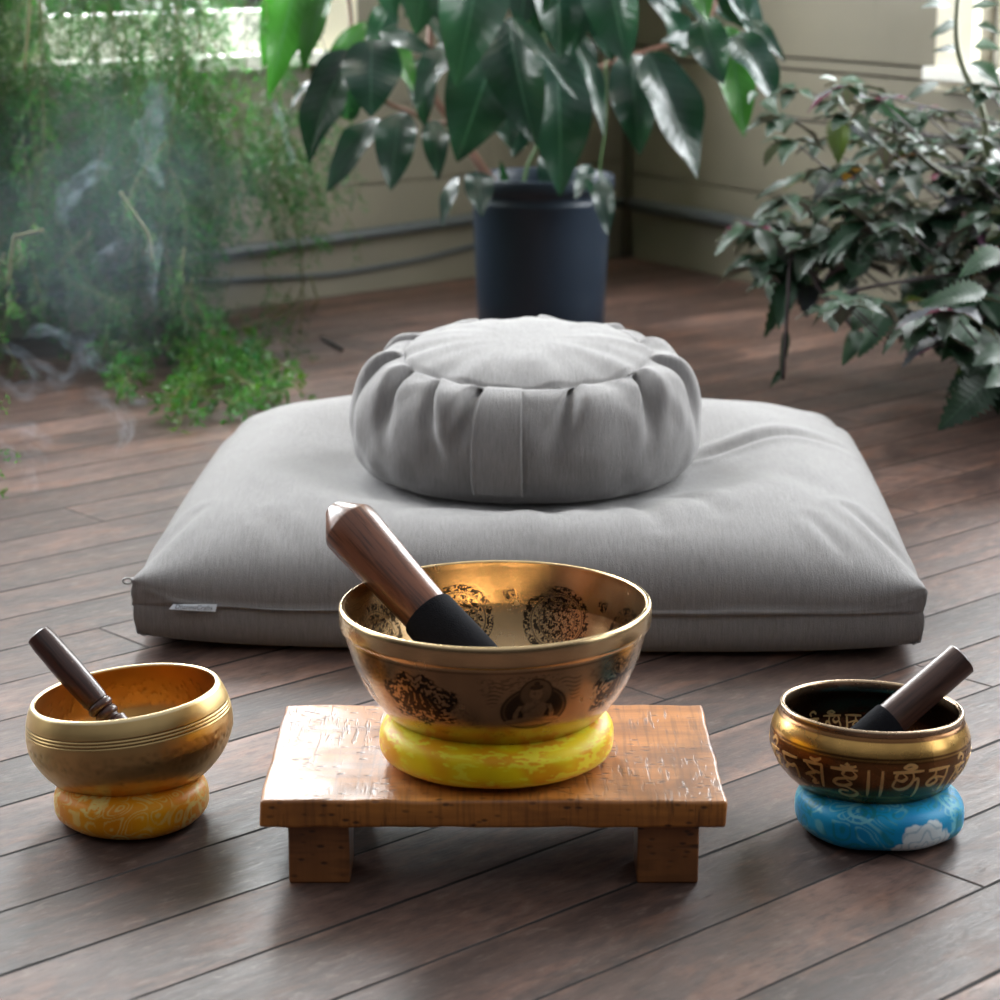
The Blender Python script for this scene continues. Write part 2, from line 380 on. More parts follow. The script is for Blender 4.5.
def window(name, d, n, s0, s1, z0, z1, sash_h):
    root = thing(name, None, None, CORNER + d * ((s0 + s1) / 2) + Vector((0, 0, z0))); prop(root, kind='structure')
    ax = (d, n, Vector((0, 0, 1)))
    def P(s, z, off): 
        c = CORNER + d * s + n * off; c.z = z; return c
    cs = MB(); cw = .11
    cs.box(P(s0 - cw / 2, (z0 + z1) / 2, .012), (cw, .024, z1 - z0 + .1), ax); cs.box(P(s1 + cw / 2, (z0 + z1) / 2, .012), (cw, .024, z1 - z0 + .1), ax)
    cs.box(P((s0 + s1) / 2, z1 + cw / 2, .012), (s1 - s0 + 2 * cw, .024, cw), ax)
    cs.build('window_casing', M_TRIM, root, False, bevel=.003)
    st = MB(); st.box(P((s0 + s1) / 2, z0 - .014, -.005), (s1 - s0 + 2 * cw, .125, .028), ax); st.build('window_sill', M_SILL, root, False, bevel=.004)
    fr = MB(); off = -.05; 
    fr.box(P((s0 + s1) / 2, z0 + sash_h / 2, off), (s1 - s0, .035, sash_h), ax); fr.box(P((s0 + s1) / 2, z1 - .03, off), (s1 - s0, .035, .06), ax)
    fr.box(P((s0 + s1) / 2, (z0 + z1) / 2 + .05, off), (s1 - s0, .035, .05), ax)
    for s in (s0 + .025, s1 - .025): fr.box(P(s, (z0 + z1) / 2, off), (.05, .034, z1 - z0), ax)
    fr.build('window_frame', M_SILL, root, False, bevel=.003)
    g = MB(); g.box(P((s0 + s1) / 2, (z0 + z1) / 2, off - .004), (s1 - s0 - .08, .004, z1 - z0 - .1), ax); g.build('window_pane', M_GLASS, root, False)
    return root
k = 0
for w in WIN_L: k += 1; window('window_%d' % k, LDIR, LN, *w[:4], .088)
for w in WIN_R: k += 1; window('window_%d' % k, RDIR, RN, *w[:4], .05)

# unseen slab overhead, added to shade the window end; left open nearer the camera
cl = MB(); cl.box((.1, 5.3, WALLH + .03), (7.0, 2.7, .06)); prop(cl.build('shade_ceiling', M_TRIM, smooth=False), kind='structure')

# pipes and cable low on the walls
def wallrun(pts, n, off): return [atWall(x, y, n, off) for x, y in pts]
mb = MB(); A = wallrun([(622, 202), (473, 218.5), (330, 239), (200, 256), (60, 277), (-80, 298)], LN, .028); mb.tube(A, .013, 12)
prop(mb.build('wall_pipe', M_PIPE), 'dark painted pipe along the left wall behind the fern and blue pot', 'pipe')
mb = MB(); pts = [(612, 216), (560, 228), (510, 241), (473, 246), (430, 257), (400, 263), (340, 273), (300, 276), (220, 280), (150, 283), (60, 295), (-60, 310)]
mb.tube([Vector(q) for q in catmull([tuple(atWall(x, y, LN, .012)) for x, y in pts], 4)], .0055, 8)
prop(mb.build('wall_cable', M_PIPE), 'thin dark cable sagging below the pipe on the left wall', 'cable')
mb = MB(); mb.tube(wallrun([(632, 204), (700, 215), (760, 227), (830, 240), (1010, 272)], RN, .026), .016, 12)
prop(mb.build('wall_pipe', M_PIPE), 'dark painted pipe along the right wall behind the purple-stemmed shrub', 'pipe')
mb = MB(); mb.tube([CORNER + LN * .012 + RN * .012, CORNER + LN * .012 + RN * .012 + Vector((0, 0, 2.6))], .012, 8)
prop(mb.build('trim_1', M_WALL), kind='structure')

# ------------------------------------------------------------------ zabuton (big flat cushion)
M_GREY = mat_fabric('grey_hemp_cotton', (.235, .228, .229))
M_GREY2 = mat_fabric('grey_hemp_cotton_panel', (.25, .243, .244))
ZC = Vector((.0455, 2.90, 0)); ZA = math.radians(-2.2); HW, HD = .4475, .41
ZAF = Vector((.034, 2.905, 0))
def zabuton():
    root = thing('floor_cushion', 'large rectangular grey fabric meditation mat cushion lying on the floorboards', 'cushion', ZC)
    N = 640; tt = np.linspace(0, 4, N, endpoint=False)
    side = tt.astype(int); f = tt - side; g = f * 2 - 1; g = np.sign(g) * (1 - (1 - np.abs(g)) ** 1.25)   # denser near corners
    ux = np.choose(side, [g, np.ones(N), -g, -np.ones(N)]); uy = np.choose(side, [-np.ones(N), g, np.ones(N), -g])
    # round the plan corners a little
    cr = .035
    rows = []; kk = 1 - (1 - np.linspace(0, 1, 110)) ** 1.6; seams = []
    ca, sa = math.cos(-ZA), math.sin(-ZA)
    def plan(u, v, k, out=0.0):
        cc = 1 - .045 * (np.abs(u) ** 8) * (np.abs(v) ** 8) * (v > 0); u = u * cc; v = v * cc
        pin = 1 + .012 * (1 - v ** 2) * np.abs(u) * k       # sides swell slightly between the corners
        x = u * HW * pin; y = v * HD * (1 + .022 * (1 - u ** 2) * k)
        return x * (1 + out / HW), y * (1 + out / HD)
    zaf = np.array([ZAF.x - ZC.x, ZAF.y - ZC.y])
    zl = np.array([zaf[0] * ca - zaf[1] * sa, zaf[0] * sa + zaf[1] * ca])
    def ztop(u, v, x, y):
        eu = np.clip(1 - np.abs(u) ** 4.4, 0, 1); ev = np.clip(1 - np.abs(v) ** np.where(v > 0, 4.6, 3.6), 0, 1)
        ear = (np.abs(u) ** 9) * (np.abs(v) ** 7); z = .0565 + .027 * ear * (v < 0) + .1035 * (eu ** .42) * (ev ** .42)
        d = np.hypot(x - zl[0], y - zl[1]); z = z + .012 * (v * .5 + .5); z = z * sm(d, .19, .38) + np.minimum(z, .117) * (1 - sm(d, .19, .38))
        # soft lumps
        z = z + .006 * (vnoise(x * 7 + 20, y * 7 + 20, 1) - .5) * eu + .004 * (vnoise(x * 16 + 20, y * 13 + 20, 2) - .5) * eu
        # tension folds running from the round cushion to the right and the front
        for (ax, ay, bx, by, w, dep) in [(.19, .06, .40, .10, .013, .008), (.12, -.18, .15, -.34, .012, .0055), (.17, -.17, .22, -.30, .012, .004),
                                         (.02, -.2, .03, -.33, .014, .004), (.30, -.10, .35, -.2, .02, .003), (.38, -.24, .445, -.37, .010, .008), (.33, -.30, .36, -.37, .010, .004),
                                         (-.40, -.26, -.447, -.37, .012, .006), (-.12, -.2, -.17, -.33, .016, .003), (-.30, -.31, -.28, -.37, .012, .003), (.40, .26, .45, .37, .012, .007), (-.42, .2, -.45, .33, .012, .004)]:
            px, py = x - ax, y - ay; L2 = (bx - ax) ** 2 + (by - ay) ** 2; t = np.clip((px * (bx - ax) + py * (by - ay)) / L2, 0, 1)
            dd = np.hypot(px - t * (bx - ax), py - t * (by - ay)); fade = np.sin(np.pi * np.clip(t * .85 + .1, 0, 1)) ** .7
            z = z - .65 * dep * np.exp(-(dd / w) ** 2) * fade + dep * .45 * np.exp(-((dd - w * 2.1) / (w * 1.2)) ** 2) * fade
        return z
    P = []
    for k in kk:
        x, y = plan(ux * k, uy * k, k)
        # clip extreme corner
        z = ztop(ux * k, uy * k, x, y); P.append(np.stack([x, y, z], -1))
    cor = np.clip((np.abs(ux) ** 8) * (np.abs(uy) ** 8), 0, 1)
    rim = P[-1][:, 2].copy(); x1, y1 = plan(ux, uy, 1.0)
    zb = .004 + .014 * (np.abs(ux) ** 6) * (np.abs(uy) ** 6)
    seamz = .052 + .004 * cor + .0015 * np.sin(tt * 9)
    prof = [(0.12, .0012), (.3, .0022), (.5, .0026), (.7, .0024), (.85, .0016), (.94, .0), (1.0, -.0028)]
    for q, o in prof:
        z = rim + (seamz - rim) * q; x, y = plan(ux, uy, 1.0, 0); bl = o * (1 - cor * .9)
        wr = .0018 * (vnoise(tt * 22, tt * 0 + q * 2, 5) - .5) * 2
        nx = np.where(np.abs(ux) >= .999, np.sign(ux), 0); ny = np.where(np.abs(uy) >= .999, np.sign(uy), 0)
        P.append(np.stack([x + nx * (bl + wr), y + ny * (bl + wr), z], -1))
    for q, o in [(.04, -.0022), (.09, -.0008), (.16, .0002), (.3, .002), (.5, .003), (.7, .0015), (.85, -.002), (.95, -.007), (1.0, -.014)]:
        z = seamz + (zb - seamz) * q; nx = np.where(np.abs(ux) >= .999, np.sign(ux), 0); ny = np.where(np.abs(uy) >= .999, np.sign(uy), 0)
        P.append(np.stack([x1 + nx * (o * (1 - cor * .5) - .004 * q), y1 + ny * (o * (1 - cor * .5) - .004 * q), z], -1))
    xb, yb = P[-1][:, 0], P[-1][:, 1]
    for k in (.97, .9, .75, .5, .2, 0.0):
        z = zb * sm(np.array(k), .7, 1.0) + .001; P.append(np.stack([xb * k, yb * k, z + 0 * xb], -1))
    P = np.array(P); R = P.copy()
    R[..., 0] = P[..., 0] * math.cos(ZA) - P[..., 1] * math.sin(ZA); R[..., 1] = P[..., 0] * math.sin(ZA) + P[..., 1] * math.cos(ZA)
    grid_obj('cushion_cover', R[::-1], M_GREY, root)
    def loc(x, y, z):
        return Vector((ZC.x + x * math.cos(ZA) - y * math.sin(ZA), ZC.y + x * math.sin(ZA) + y * math.cos(ZA), z))
    # thin welt along the four upright corners and the front seam
    # maker's tag sewn into the front seam
    tagm = mat_simple('white_tag_ribbon', srgb(205, 212, 220), .6, var=.04); inkm = mat_simple('tag_ink', srgb(90, 96, 108), .6)
    x0, x1_, yy = -.4085, -.362, -HD * 1.0 - .006
    def tl(px, py, dy=0): return atY(px, py, 2.497 + dy)
    vs = [tl(173, 604.5), tl(217, 604.5), tl(215.5, 611.8, -.004), tl(169, 609.3, -.004)]
    vs += [p + Vector((0, .0012, 0)) for p in vs]
    tg = mesh_obj('brand_tag', vs, [(3, 2, 1, 0), (4, 5, 6, 7), (0, 1, 5, 4), (2, 3, 7, 6), (1, 2, 6, 5), (3, 0, 4, 7)], tagm, root, False, label='small white woven brand tag')
    cu = bpy.data.curves.new('t', 'FONT'); cu.body = 'DharmaCrafts'; cu.size = 1; to = bpy.data.objects.new('t', cu); COL.objects.link(to)
    bpy.context.view_layer.update(); me = bpy.data.meshes.new_from_object(to.evaluated_get(bpy.context.evaluated_depsgraph_get())); bpy.data.objects.remove(to)
    V = np.array([v.co[:] for v in me.vertices]); mn, mx = V.min(0), V.max(0)
    O = tl(175, 608.6, -.0035); ex = tl(212, 610.2, -.0045) - O; ey = tl(176.5, 604.2, -.0008) - O
    for v in me.vertices:
        a = (v.co.x - mn[0]) / (mx[0] - mn[0]); b = (v.co.y - mn[1]) / (mx[1] - mn[1]); v.co = O + ex * a + ey * (b * 1.0)
    wo_ = bpy.data.objects.new('tag_lettering', me); COL.objects.link(wo_); me.materials.append(inkm); wo_.parent = tg
    # zipper pull at the left front corner
    zp = MB(); c = atY(131, 581, 2.555); metal = mat_simple('zipper_metal', srgb(150, 150, 150), .3, 1.0)
    ring = [c + Vector((-.004 + .0055 * math.cos(a), 0, .0035 * math.sin(a))) for a in np.linspace(0, 2 * math.pi, 17)]
    zp.tube(ring, .0011, 6, False); zp.box(c + Vector((.006, 0, .001)), (.012, .004, .005)); zp.build('zipper_pull', metal, root, label='metal zipper pull at the left corner')
zabuton()
# the cushion mesh was laid out around its own centre
def zafu():
    root = thing('round_cushion', 'round pleated grey meditation cushion sitting on the large grey mat', 'cushion', ZAF + Vector((0, 0, .118)))
    Z0 = .118
    prof = catmull([(.156, .262), (.168, .2625), (.190, .256), (.210, .238), (.2235, .210), (.2275, .183), (.224, .155), (.211, .132), (.188, .120), (.14, .1175), (.07, .1165), (.0, .1165)], 12)
    N = 900; th = np.linspace(0, 2 * np.pi, N, endpoint=False); n = len(prof)
    # cumulative height fraction
    P = np.zeros((n, N, 3)); rr = np.repeat(prof[:, :1], N, 1); zz = np.repeat(prof[:, 1:], N, 1)
    t = np.linspace(0, 1, n)[:, None] * np.ones((1, N)); TH = np.repeat(th[None], n, 0)
    fade_t = np.clip(t / .62, 0, 1); grow = sm(t, 0.0, .06)
    # pleat angles (0 = towards the camera is -90deg)
    pl = [(-178, 1.1, .06, 1), (-158, 1.5, .16, 1), (-131, 1.7, .20, -1), (-113, 1.2, -.04, 1), (-66, 1.5, -.16, -1), (-29, 1.7, -.20, -1), (-6, 1.2, -.1, -1), (20, 1.2, .1, 1), (48, 1, 0, -1), (82, 1.2, .1, 1), (112, 1, 0, -1), (150, 1.1, .05, 1)]
    disp = np.zeros_like(TH)
    for a, amp, skew, sgn in pl:
        d = (TH - math.radians(a) - skew * fade_t * 2.0 + np.pi) % (2 * np.pi) - np.pi; d = d * sgn
        w = .06 + .26 * fade_t
        # a lip: rises slowly on one side, drops sharply on the other
        lip = np.where(d < 0, np.exp(-(d / (w * 1.3)) ** 2), np.exp(-(d / (.012 + .05 * fade_t)) ** 2))
        gro = -np.exp(-((d - .03 - .07 * fade_t) / (.022 + .075 * fade_t)) ** 2)
        disp += amp * (.0085 * lip + .0135 * gro * sm(t, 0, .13)) * grow * (1 - sm(fade_t, .15, .85))
    disp += .006 * (vnoise(TH * 64 / (2 * np.pi) * .25 + 3, t * 5, 8, 16) - .5) * grow * (1 - sm(t, .7, .95))
    disp += .0025 * (vnoise(TH * 64 / (2 * np.pi) * .75, t * 9, 9, 48) - .5) * 2 * grow * (1 - sm(t, .7, .95))
    rr = rr + disp * sm(t, 0, .1); zz = zz + disp * .45 * (1 - sm(t, .15, .45))
    # strap presses in and the hem wrinkles near the floor
    P[..., 0] = rr * np.cos(TH); P[..., 1] = rr * np.sin(TH) * .97; P[..., 2] = zz - Z0
    def lean(A): A[..., 2] += .034 * (.5 + .5 * A[..., 1] / .16) * np.clip(A[..., 2] / .145, 0, 1) - .007 * np.clip(A[..., 2] / .145, 0, 1); return A
    P = lean(P)
    # seam: the panel edge dips between pleats
    body = grid_obj('side_panel', P[::-1], M_GREY, root)
    k = np.linspace(1.012, 0, 60)[:, None]; R0 = .158; q = np.zeros((60, N, 3))
    wav = .0022 * np.sin(TH[:60] * 9 + 1) + .0015 * np.sin(TH[:60] * 17)
    rad = k * R0 * (1 + .008 * np.sin(th * 9 + 2)[None]) ; z = .2645 + .020 * (1 - np.clip(k, 0, 1) ** 3.5) + wav * k ** 3 - .004 * sm(k, .96, 1.012)
    z = z + .003 * (vnoise(rad * np.cos(th) * 22 + 9, rad * np.sin(th) * 22 + 9, 3) - .5)
    q[..., 0] = rad * np.cos(th); q[..., 1] = rad * np.sin(th) * .97; q[..., 2] = z - Z0
    grid_obj('top_panel', lean(q), M_GREY2, root)
    # handle strap down the front
    a0 = math.radians(-90 - 9.6); rows = []
    for i, (r, zc) in enumerate(prof[2:108]):
        tt_ = (i + 2) / n
        ext = .0105 - .002 * math.sin(tt_ * 8)
        rows.append((r + ext, zc + .0035 * (1 - sm(np.array(tt_), .1, .5))))
    rows = rows[:int(len(rows) * .74)]; W_ = .0295; m = 25; S = []
    for j, (r, zc) in enumerate(rows):
        line = []
        for k_ in range(m):
            s = -1 + 2 * k_ / (m - 1); a = a0 + s * W_ / .225 + .015 * (j / len(rows) - .5)
            edge = .0024 * math.exp(-((abs(s) - .96) / .04) ** 2) - .0014 * math.exp(-((abs(s) - .86) / .03) ** 2)
            rad_ = r + edge; line.append((rad_ * math.cos(a), rad_ * math.sin(a) * .97, zc - Z0))
        # wrap around to the back side of the strap
        for k_ in range(m - 1, -1, -1):
            s = -1 + 2 * k_ / (m - 1); a = a0 + s * W_ / .225 + .015 * (j / len(rows) - .5); line.append(((r - .005) * math.cos(a), (r - .005) * math.sin(a) * .97, zc - Z0))
        S.append(line)
    grid_obj('carry_strap', lean(np.array(S))[::-1], M_GREY2, root, True, True, True)
zafu()

# ------------------------------------------------------------------ bench
M_BENCH = None
def mat_bench(axis='X', dark=srgb(120, 70, 26), light=srgb(204, 134, 56), saw=.7):
    t = NT('reclaimed_oak_' + axis.lower())
    sc_ = {'X': (3.5, 55, 55), 'Z': (40, 40, 4)}[axis]
    g = t.noise(t.coord(scale=sc_), 1, 6, .65, .5); big = t.noise(t.coord(scale=(3, 7, 7)), 1, 3)
    c = t.mix(t.ramp(g, [(.3, 0), (.7, 1)]), dark, light); c = t.mix(t.math('MULTIPLY', big, .55), c, srgb(184, 112, 50))
    # cross-cut saw marks: short dark dashes in bands
    cell = t.coord(scale=(95, 160, 160) if axis == 'X' else (60, 60, 170))
    s1 = t.noise(cell, 1, 1, .4); s2 = t.noise(t.coord(scale=(240, 26, 26) if axis == 'X' else (14, 14, 95)), 1, 2, .5)
    region = t.ramp(t.noise(t.coord(scale=(7, 9, 9)), 1, 2), [(.40, 0), (.60, 1)])
    dash = t.math('MULTIPLY', t.ramp(s2, [(.58, 0), (.66, 1)]), region)
    vo = t.n('ShaderNodeTexVoronoi', feature='F1'); t.l(t.coord(scale=(70, 150, 150)), vo.inputs['Vector']); vo.inputs['Scale'].default_value = 1
    pit = t.math('MULTIPLY', t.ramp(vo.outputs['Distance'], [(.14, 1), (.3, 0)]), t.ramp(t.noise(t.coord(scale=(26, 40, 40)), 1, 2), [(.42, 0), (.52, 1)]))
    c = t.mix(t.math('MULTIPLY', t.ramp(t.noise(t.coord(scale=(9, 13, 13)), 1, 4, .6, .6), [(.45, 0), (.68, 1)]), .6), c, srgb(92, 54, 28))
    xs = t.noise(t.coord(scale=(190, 9, 9) if axis == 'X' else (8, 8, 90)), 1, 3, .6); c = t.mix(t.math('MULTIPLY', t.ramp(xs, [(.5, 0), (.62, 1)]), .32), c, srgb(70, 40, 20))
    m = t.math('MAXIMUM', t.math('MULTIPLY', dash, saw), pit)
    c = t.mix(t.math('MULTIPLY', m, .8), c, srgb(50, 28, 16))
    b = t.bsdf(Base_Color=c, Roughness=t.math('ADD', .34, t.math('MULTIPLY', g, .2)), Specular_IOR_Level=.6); b.inputs['Coat Weight'].default_value = .28; b.inputs['Coat Roughness'].default_value = .25
    h = t.math('ADD', t.math('MULTIPLY', g, .5), t.math('SUBTRACT', t.math('MULTIPLY', big, .8), t.math('MULTIPLY', m, 1.0)))
    nb = t.bump(h, .38, .0009); t.l(nb, b.inputs['Normal']); t.l(nb, b.inputs['Coat Normal']); return t.m
def bench():
    root = thing('low_bench', 'small rustic wooden altar bench with sawn marks under the large bowl', 'bench', (-.006, 1.96, 0))
    X0, X1, Y0, Y1, Z1, T = -.205, .1935, 1.838, 2.09, .080, .0245
    bm = bmesh.new(); bmesh.ops.create_cube(bm, size=1); bmesh.ops.scale(bm, vec=(X1 - X0, Y1 - Y0, T), verts=bm.verts)
    bmesh.ops.bevel(bm, geom=bm.edges, offset=.0035, segments=3, profile=.6, affect='EDGES')
    me = bpy.data.meshes.new('bench_top'); 
    bmesh.ops.subdivide_edges(bm, edges=[e for e in bm.edges if e.calc_length() > .1], cuts=40, use_grid_fill=True)
    for v in bm.verts:
        nz = mnoise.noise(Vector((v.co.x * 22, v.co.y * 22, v.co.z * 30))); n2 = mnoise.noise(Vector((v.co.x * 60, v.co.y * 60, 3)))
        if v.co.z > 0: v.co.z += .0011 * nz + .0005 * n2
        if abs(v.co.y) > .12: v.co.y += .0014 * nz
        if abs(v.co.x) > .19: v.co.x += .002 * mnoise.noise(Vector((3, v.co.y * 25, v.co.z * 20)))
        if v.co.z < 0: v.co.z += .0012 * n2
    bm.to_mesh(me); bm.free(); me.polygons.foreach_set('use_smooth', [True] * len(me.polygons))
    o = bpy.data.objects.new('bench_top', me); COL.objects.link(o); me.materials.append(mat_bench('X')); o.parent = root
    o.location = Vector(((X0 + X1) / 2, (Y0 + Y1) / 2, Z1 - T / 2)) - root.location
    lm = mat_bench('Z', srgb(92, 56, 30), srgb(150, 100, 56), 1.0)
    for (a, b) in ((-.1822, -.1295), (.1183, .1712)):
        for (c, d) in ((1.849, 1.905), (2.02, 2.076)):
            q = MB(); q.box(((a + b) / 2 - root.location.x, (c + d) / 2 - root.location.y, .0279), (b - a, d - c, .0556)); l = q.build('leg', lm, None, False, bevel=.002); l.parent = root
bench()

# ------------------------------------------------------------------ ring cushions
def ring_cushion(name, label, centre, R, rmin, hz, colfn, seed, rough=.45, flat=.0, lump=.004):
    root = None
    N, Mn = 720, 160; th = np.linspace(0, 2 * np.pi, N, endpoint=False)[None]; ph = np.linspace(0, 2 * np.pi, Mn, endpoint=False)[:, None]
    # ph 0 = outward equator, pi/2 = top
    lx = np.cos(ph); lz = np.sin(ph)
    lz = np.sign(lz) * np.abs(lz) ** .7; lx = np.sign(lx) * np.abs(lx) ** .85
    rg = np.random.RandomState(seed); lum = 0 * th + 0 * ph
    for q in range(2, 12): lum = lum + lump * .8 / q ** 1.1 * np.sin(q * th + rg.rand() * 6.3 + .7 * np.sin(ph + rg.rand() * 6)) * np.cos(ph * rg.choice([0, 1, 1]) + rg.rand() * 6)
    r = (R - rmin) + (rmin + lum) * lx; z = hz + (hz + lum * .6) * lz
    z = np.maximum(z, 0.0005)
    P = np.stack([r * np.cos(th), r * np.sin(th) * np.ones_like(ph), z * np.ones_like(th)], -1)
    P = np.concatenate([P, P[:1]], 0)
    cols = colfn(np.degrees(th) + 0 * ph, (((ph + np.pi) % (2 * np.pi) - np.pi) * rmin + .3 + 0 * th), th * R + 0 * ph)
    cols = np.concatenate([cols, cols[:1]], 0)
    t = mat_tint(name + '_brocade', rough, 0, 'weave', .08, .3)
    o = grid_obj(name, P, t, None, cols=cols); o.location = centre
    prop(o, label, 'cushion ring'); return o
def mixc(m, a, b): return a[None, None, :] * (1 - m[..., None]) + b[None, None, :] * m[..., None]
def C3(*a): return np.array(srgb(*a)[:3])
def yellow(deg, v, u):
    n1 = vnoise(u * 70 + v * 60 + 3, v * 150 - u * 20 + 25, 11); n2 = vnoise(u * 200 + v * 160 + 3, v * 380 + 5, 12); n3 = vnoise(u * 34 + v * 20 + 2, v * 50 - u * 16 + 19, 13)
    k = sm(n3, .3, .7)[..., None]; c = C3(246, 176, 0) * (1 - k) + C3(250, 220, 0) * k
    m = sm(n1 * .55 + n2 * .45, .54, .62)[..., None] * .8; return c * (1 - m) + C3(255, 244, 60) * m
def spiral(u, v, cu, cv, size, hand=1):
    du, dv = (u - cu) / size, (v - cv) / size; r = np.hypot(du, dv); a = np.arctan2(dv, du * hand)
    s = np.sin(r * 13 - a * 1.0); return sm(s, -.1, .15) * (1 - sm(r, .95, 1.0)) 
def brocade(u, v, seed, n, span_u, size, centres=None):
    r = np.random.RandomState(seed); m = np.zeros_like(u)
    L = centres or [(r.rand() * span_u, r.uniform(-.03, .07), r.uniform(.6, 1.2) * size, r.choice([-1, 1])) for _ in range(n)]
    for cu, cv, s, h in L: m = np.maximum(m, spiral(u, v, cu, cv + .3, s, h))
    return m
def orange(deg, v, u):
    span = 2 * np.pi * .071
    m = brocade(u, v, 3, 34, span, .017); n = vnoise(u * 120, v * 120, 5)
    w_ = np.sin(u * 190 + 2.2 * np.sin(v * 130 + 1)) + np.sin(v * 210 + 2 * np.sin(u * 120)) + np.sin((u + v) * 90 + 2); x = sm(np.sin(w_ * 4.5), .35, .75) * .7
    m = np.maximum(m, x * (1 - m)) * sm(n, .18, .45)
    c = mixc(vnoise(u * 30, v * 30, 7), C3(224, 128, 0), C3(246, 172, 8)); return c * (1 - m[..., None] * .8) + C3(236, 214, 130) * (m[..., None] * .8)
def blue(deg, v, u):
    R_ = .0735; span = 2 * np.pi * R_
    m = brocade(u, v, 9, 30, span, .016); w_ = np.sin(u * 170 + 2.2 * np.sin(v * 120 + 1)) + np.sin(v * 190 + 2 * np.sin(u * 110)); m = np.maximum(m, .8 * sm(np.sin(w_ * 4), .4, .8)); c = mixc(vnoise(u * 40, v * 50, 7), C3(0, 138, 196), C3(0, 168, 220))
    g = sm(vnoise(u * 60 + 4, v * 80, 8), .45, .7)[..., None]; mc = C3(20, 130, 130) * g + C3(130, 212, 222) * (1 - g)
    # keep the swirls away from the big flower
    u0 = math.radians(303) * R_; v0 = .297; du = (u - u0) / .021; dv = (v - v0) / .021
    m = m * (1 - (np.hypot(du, dv) < 1.5))
    c = c * (1 - m[..., None] * .75) + mc * (m[..., None] * .75)
    a = np.arctan2(dv + .75, du); r = np.hypot(du, dv + .75); pet = 1.15 + .28 * np.abs(np.sin(a * 3.5 + .3)) + .08 * np.abs(np.sin(a * 12))
    fl = (1 - sm(r, pet * 1.02, pet * 1.1)) * (dv > -.8 - .25 * np.abs(du)) 
    vein = sm(np.sin(r * 16 + np.sin(a * 7) * 2), .5, .9) * .45
    c = c * (1 - fl[..., None]) + (C3(222, 234, 240) * (1 - vein[..., None]) + C3(90, 160, 190) * vein[..., None]) * fl[..., None]
    return c
ring_cushion('ring_cushion', 'bright yellow brocade ring cushion on the wooden bench holding the largest bowl', Vector((-.003, 1.945, .0812)), .1040, .038, .0210, yellow, 21, lump=.0035)
ring_cushion('ring_cushion', 'golden orange brocade ring cushion on the floor under the left bowl', Vector((-.341, 2.003, .0)), .0712, .026, .0200, orange, 31, lump=.0018)
ring_cushion('ring_cushion', 'turquoise brocade ring cushion with a white flower under the right bowl', Vector((.3470, 1.977, .0)), .0755, .027, .0205, blue, 41, lump=.0035)

# ------------------------------------------------------------------ bowls
def bowl_surface(prof_out, prof_in, N=720):
    """outer profile bottom->rim, inner rim->bottom, returns points, theta, arclength from rim (signed: + outside, - inside)"""
    O = np.array(prof_out); I = np.array(prof_in); A = np.concatenate([O, I], 0)
    d = np.r_[0, np.cumsum(np.hypot(*np.diff(A, axis=0).T))]; s = d[len(O) - 1] - d
    return lathe_pts(A, N), np.linspace(0, 2 * np.pi, N, endpoint=False)[None] * np.ones((len(A), 1)), s[:, None] * np.ones((1, N))
def offset_in(prof, t):
    prof = np.array(prof); g = np.gradient(prof, axis=0); n = np.stack([-g[:, 1], g[:, 0]], -1); n /= np.maximum(np.linalg.norm(n, axis=1, keepdims=True), 1e-9)
    q = prof + n * t; q[:, 0] = np.maximum(q[:, 0], 0); return q
def resample(prof, n):
    prof = np.array(prof); d = np.r_[0, np.cumsum(np.hypot(*np.diff(prof, axis=0).T))]; s = np.linspace(0, d[-1], n)
    return np.stack([np.interp(s, d, prof[:, 0]), np.interp(s, d, prof[:, 1])], -1)
def place_tilt(o, centre, tilt_y=0, tilt_x=0, spin=0):
    o.location = centre; o.rotation_euler = (tilt_x, tilt_y, spin)

# --- the large engraved bowl
def lotus_mask(a, b, seed):
    """mirrored scrolling-lotus blob, a,b in metres from its centre"""
    A = np.abs(a) ; n = vnoise(A * 330 + seed * 7, b * 330 + 9, seed); n2 = vnoise(A * 700 + seed, b * 700, seed + 1)
    an = np.arctan2(b + .002, A); env = (a / .036) ** 2 + ((b + .001) / .027) ** 2 + .22 * np.sin(an * 7)
    curl = np.sin(np.hypot(A - .016, b + .004) * 1500 + an * 2) * .13
    m = sm(n * .55 + n2 * .45 + curl - .10 * env, .40, .46) * (1 - sm(env, .75, 1.05))
    core = (1 - sm((a / .015) ** 2 + ((b - .008) / .006) ** 2, .7, 1.2)) * sm(n2, .25, .4)
    for k in (-2, -1, 0, 1, 2):
        ca, cb = k * .0066, .004 - .007 * math.cos(k * .6); core = np.maximum(core, (1 - sm(((a - ca - (b - cb) * k * .25) / .0026) ** 2 + ((b - cb) / .0085) ** 2, .7, 1.1)))
    return np.clip(np.maximum(m, core * .95), 0, 1)
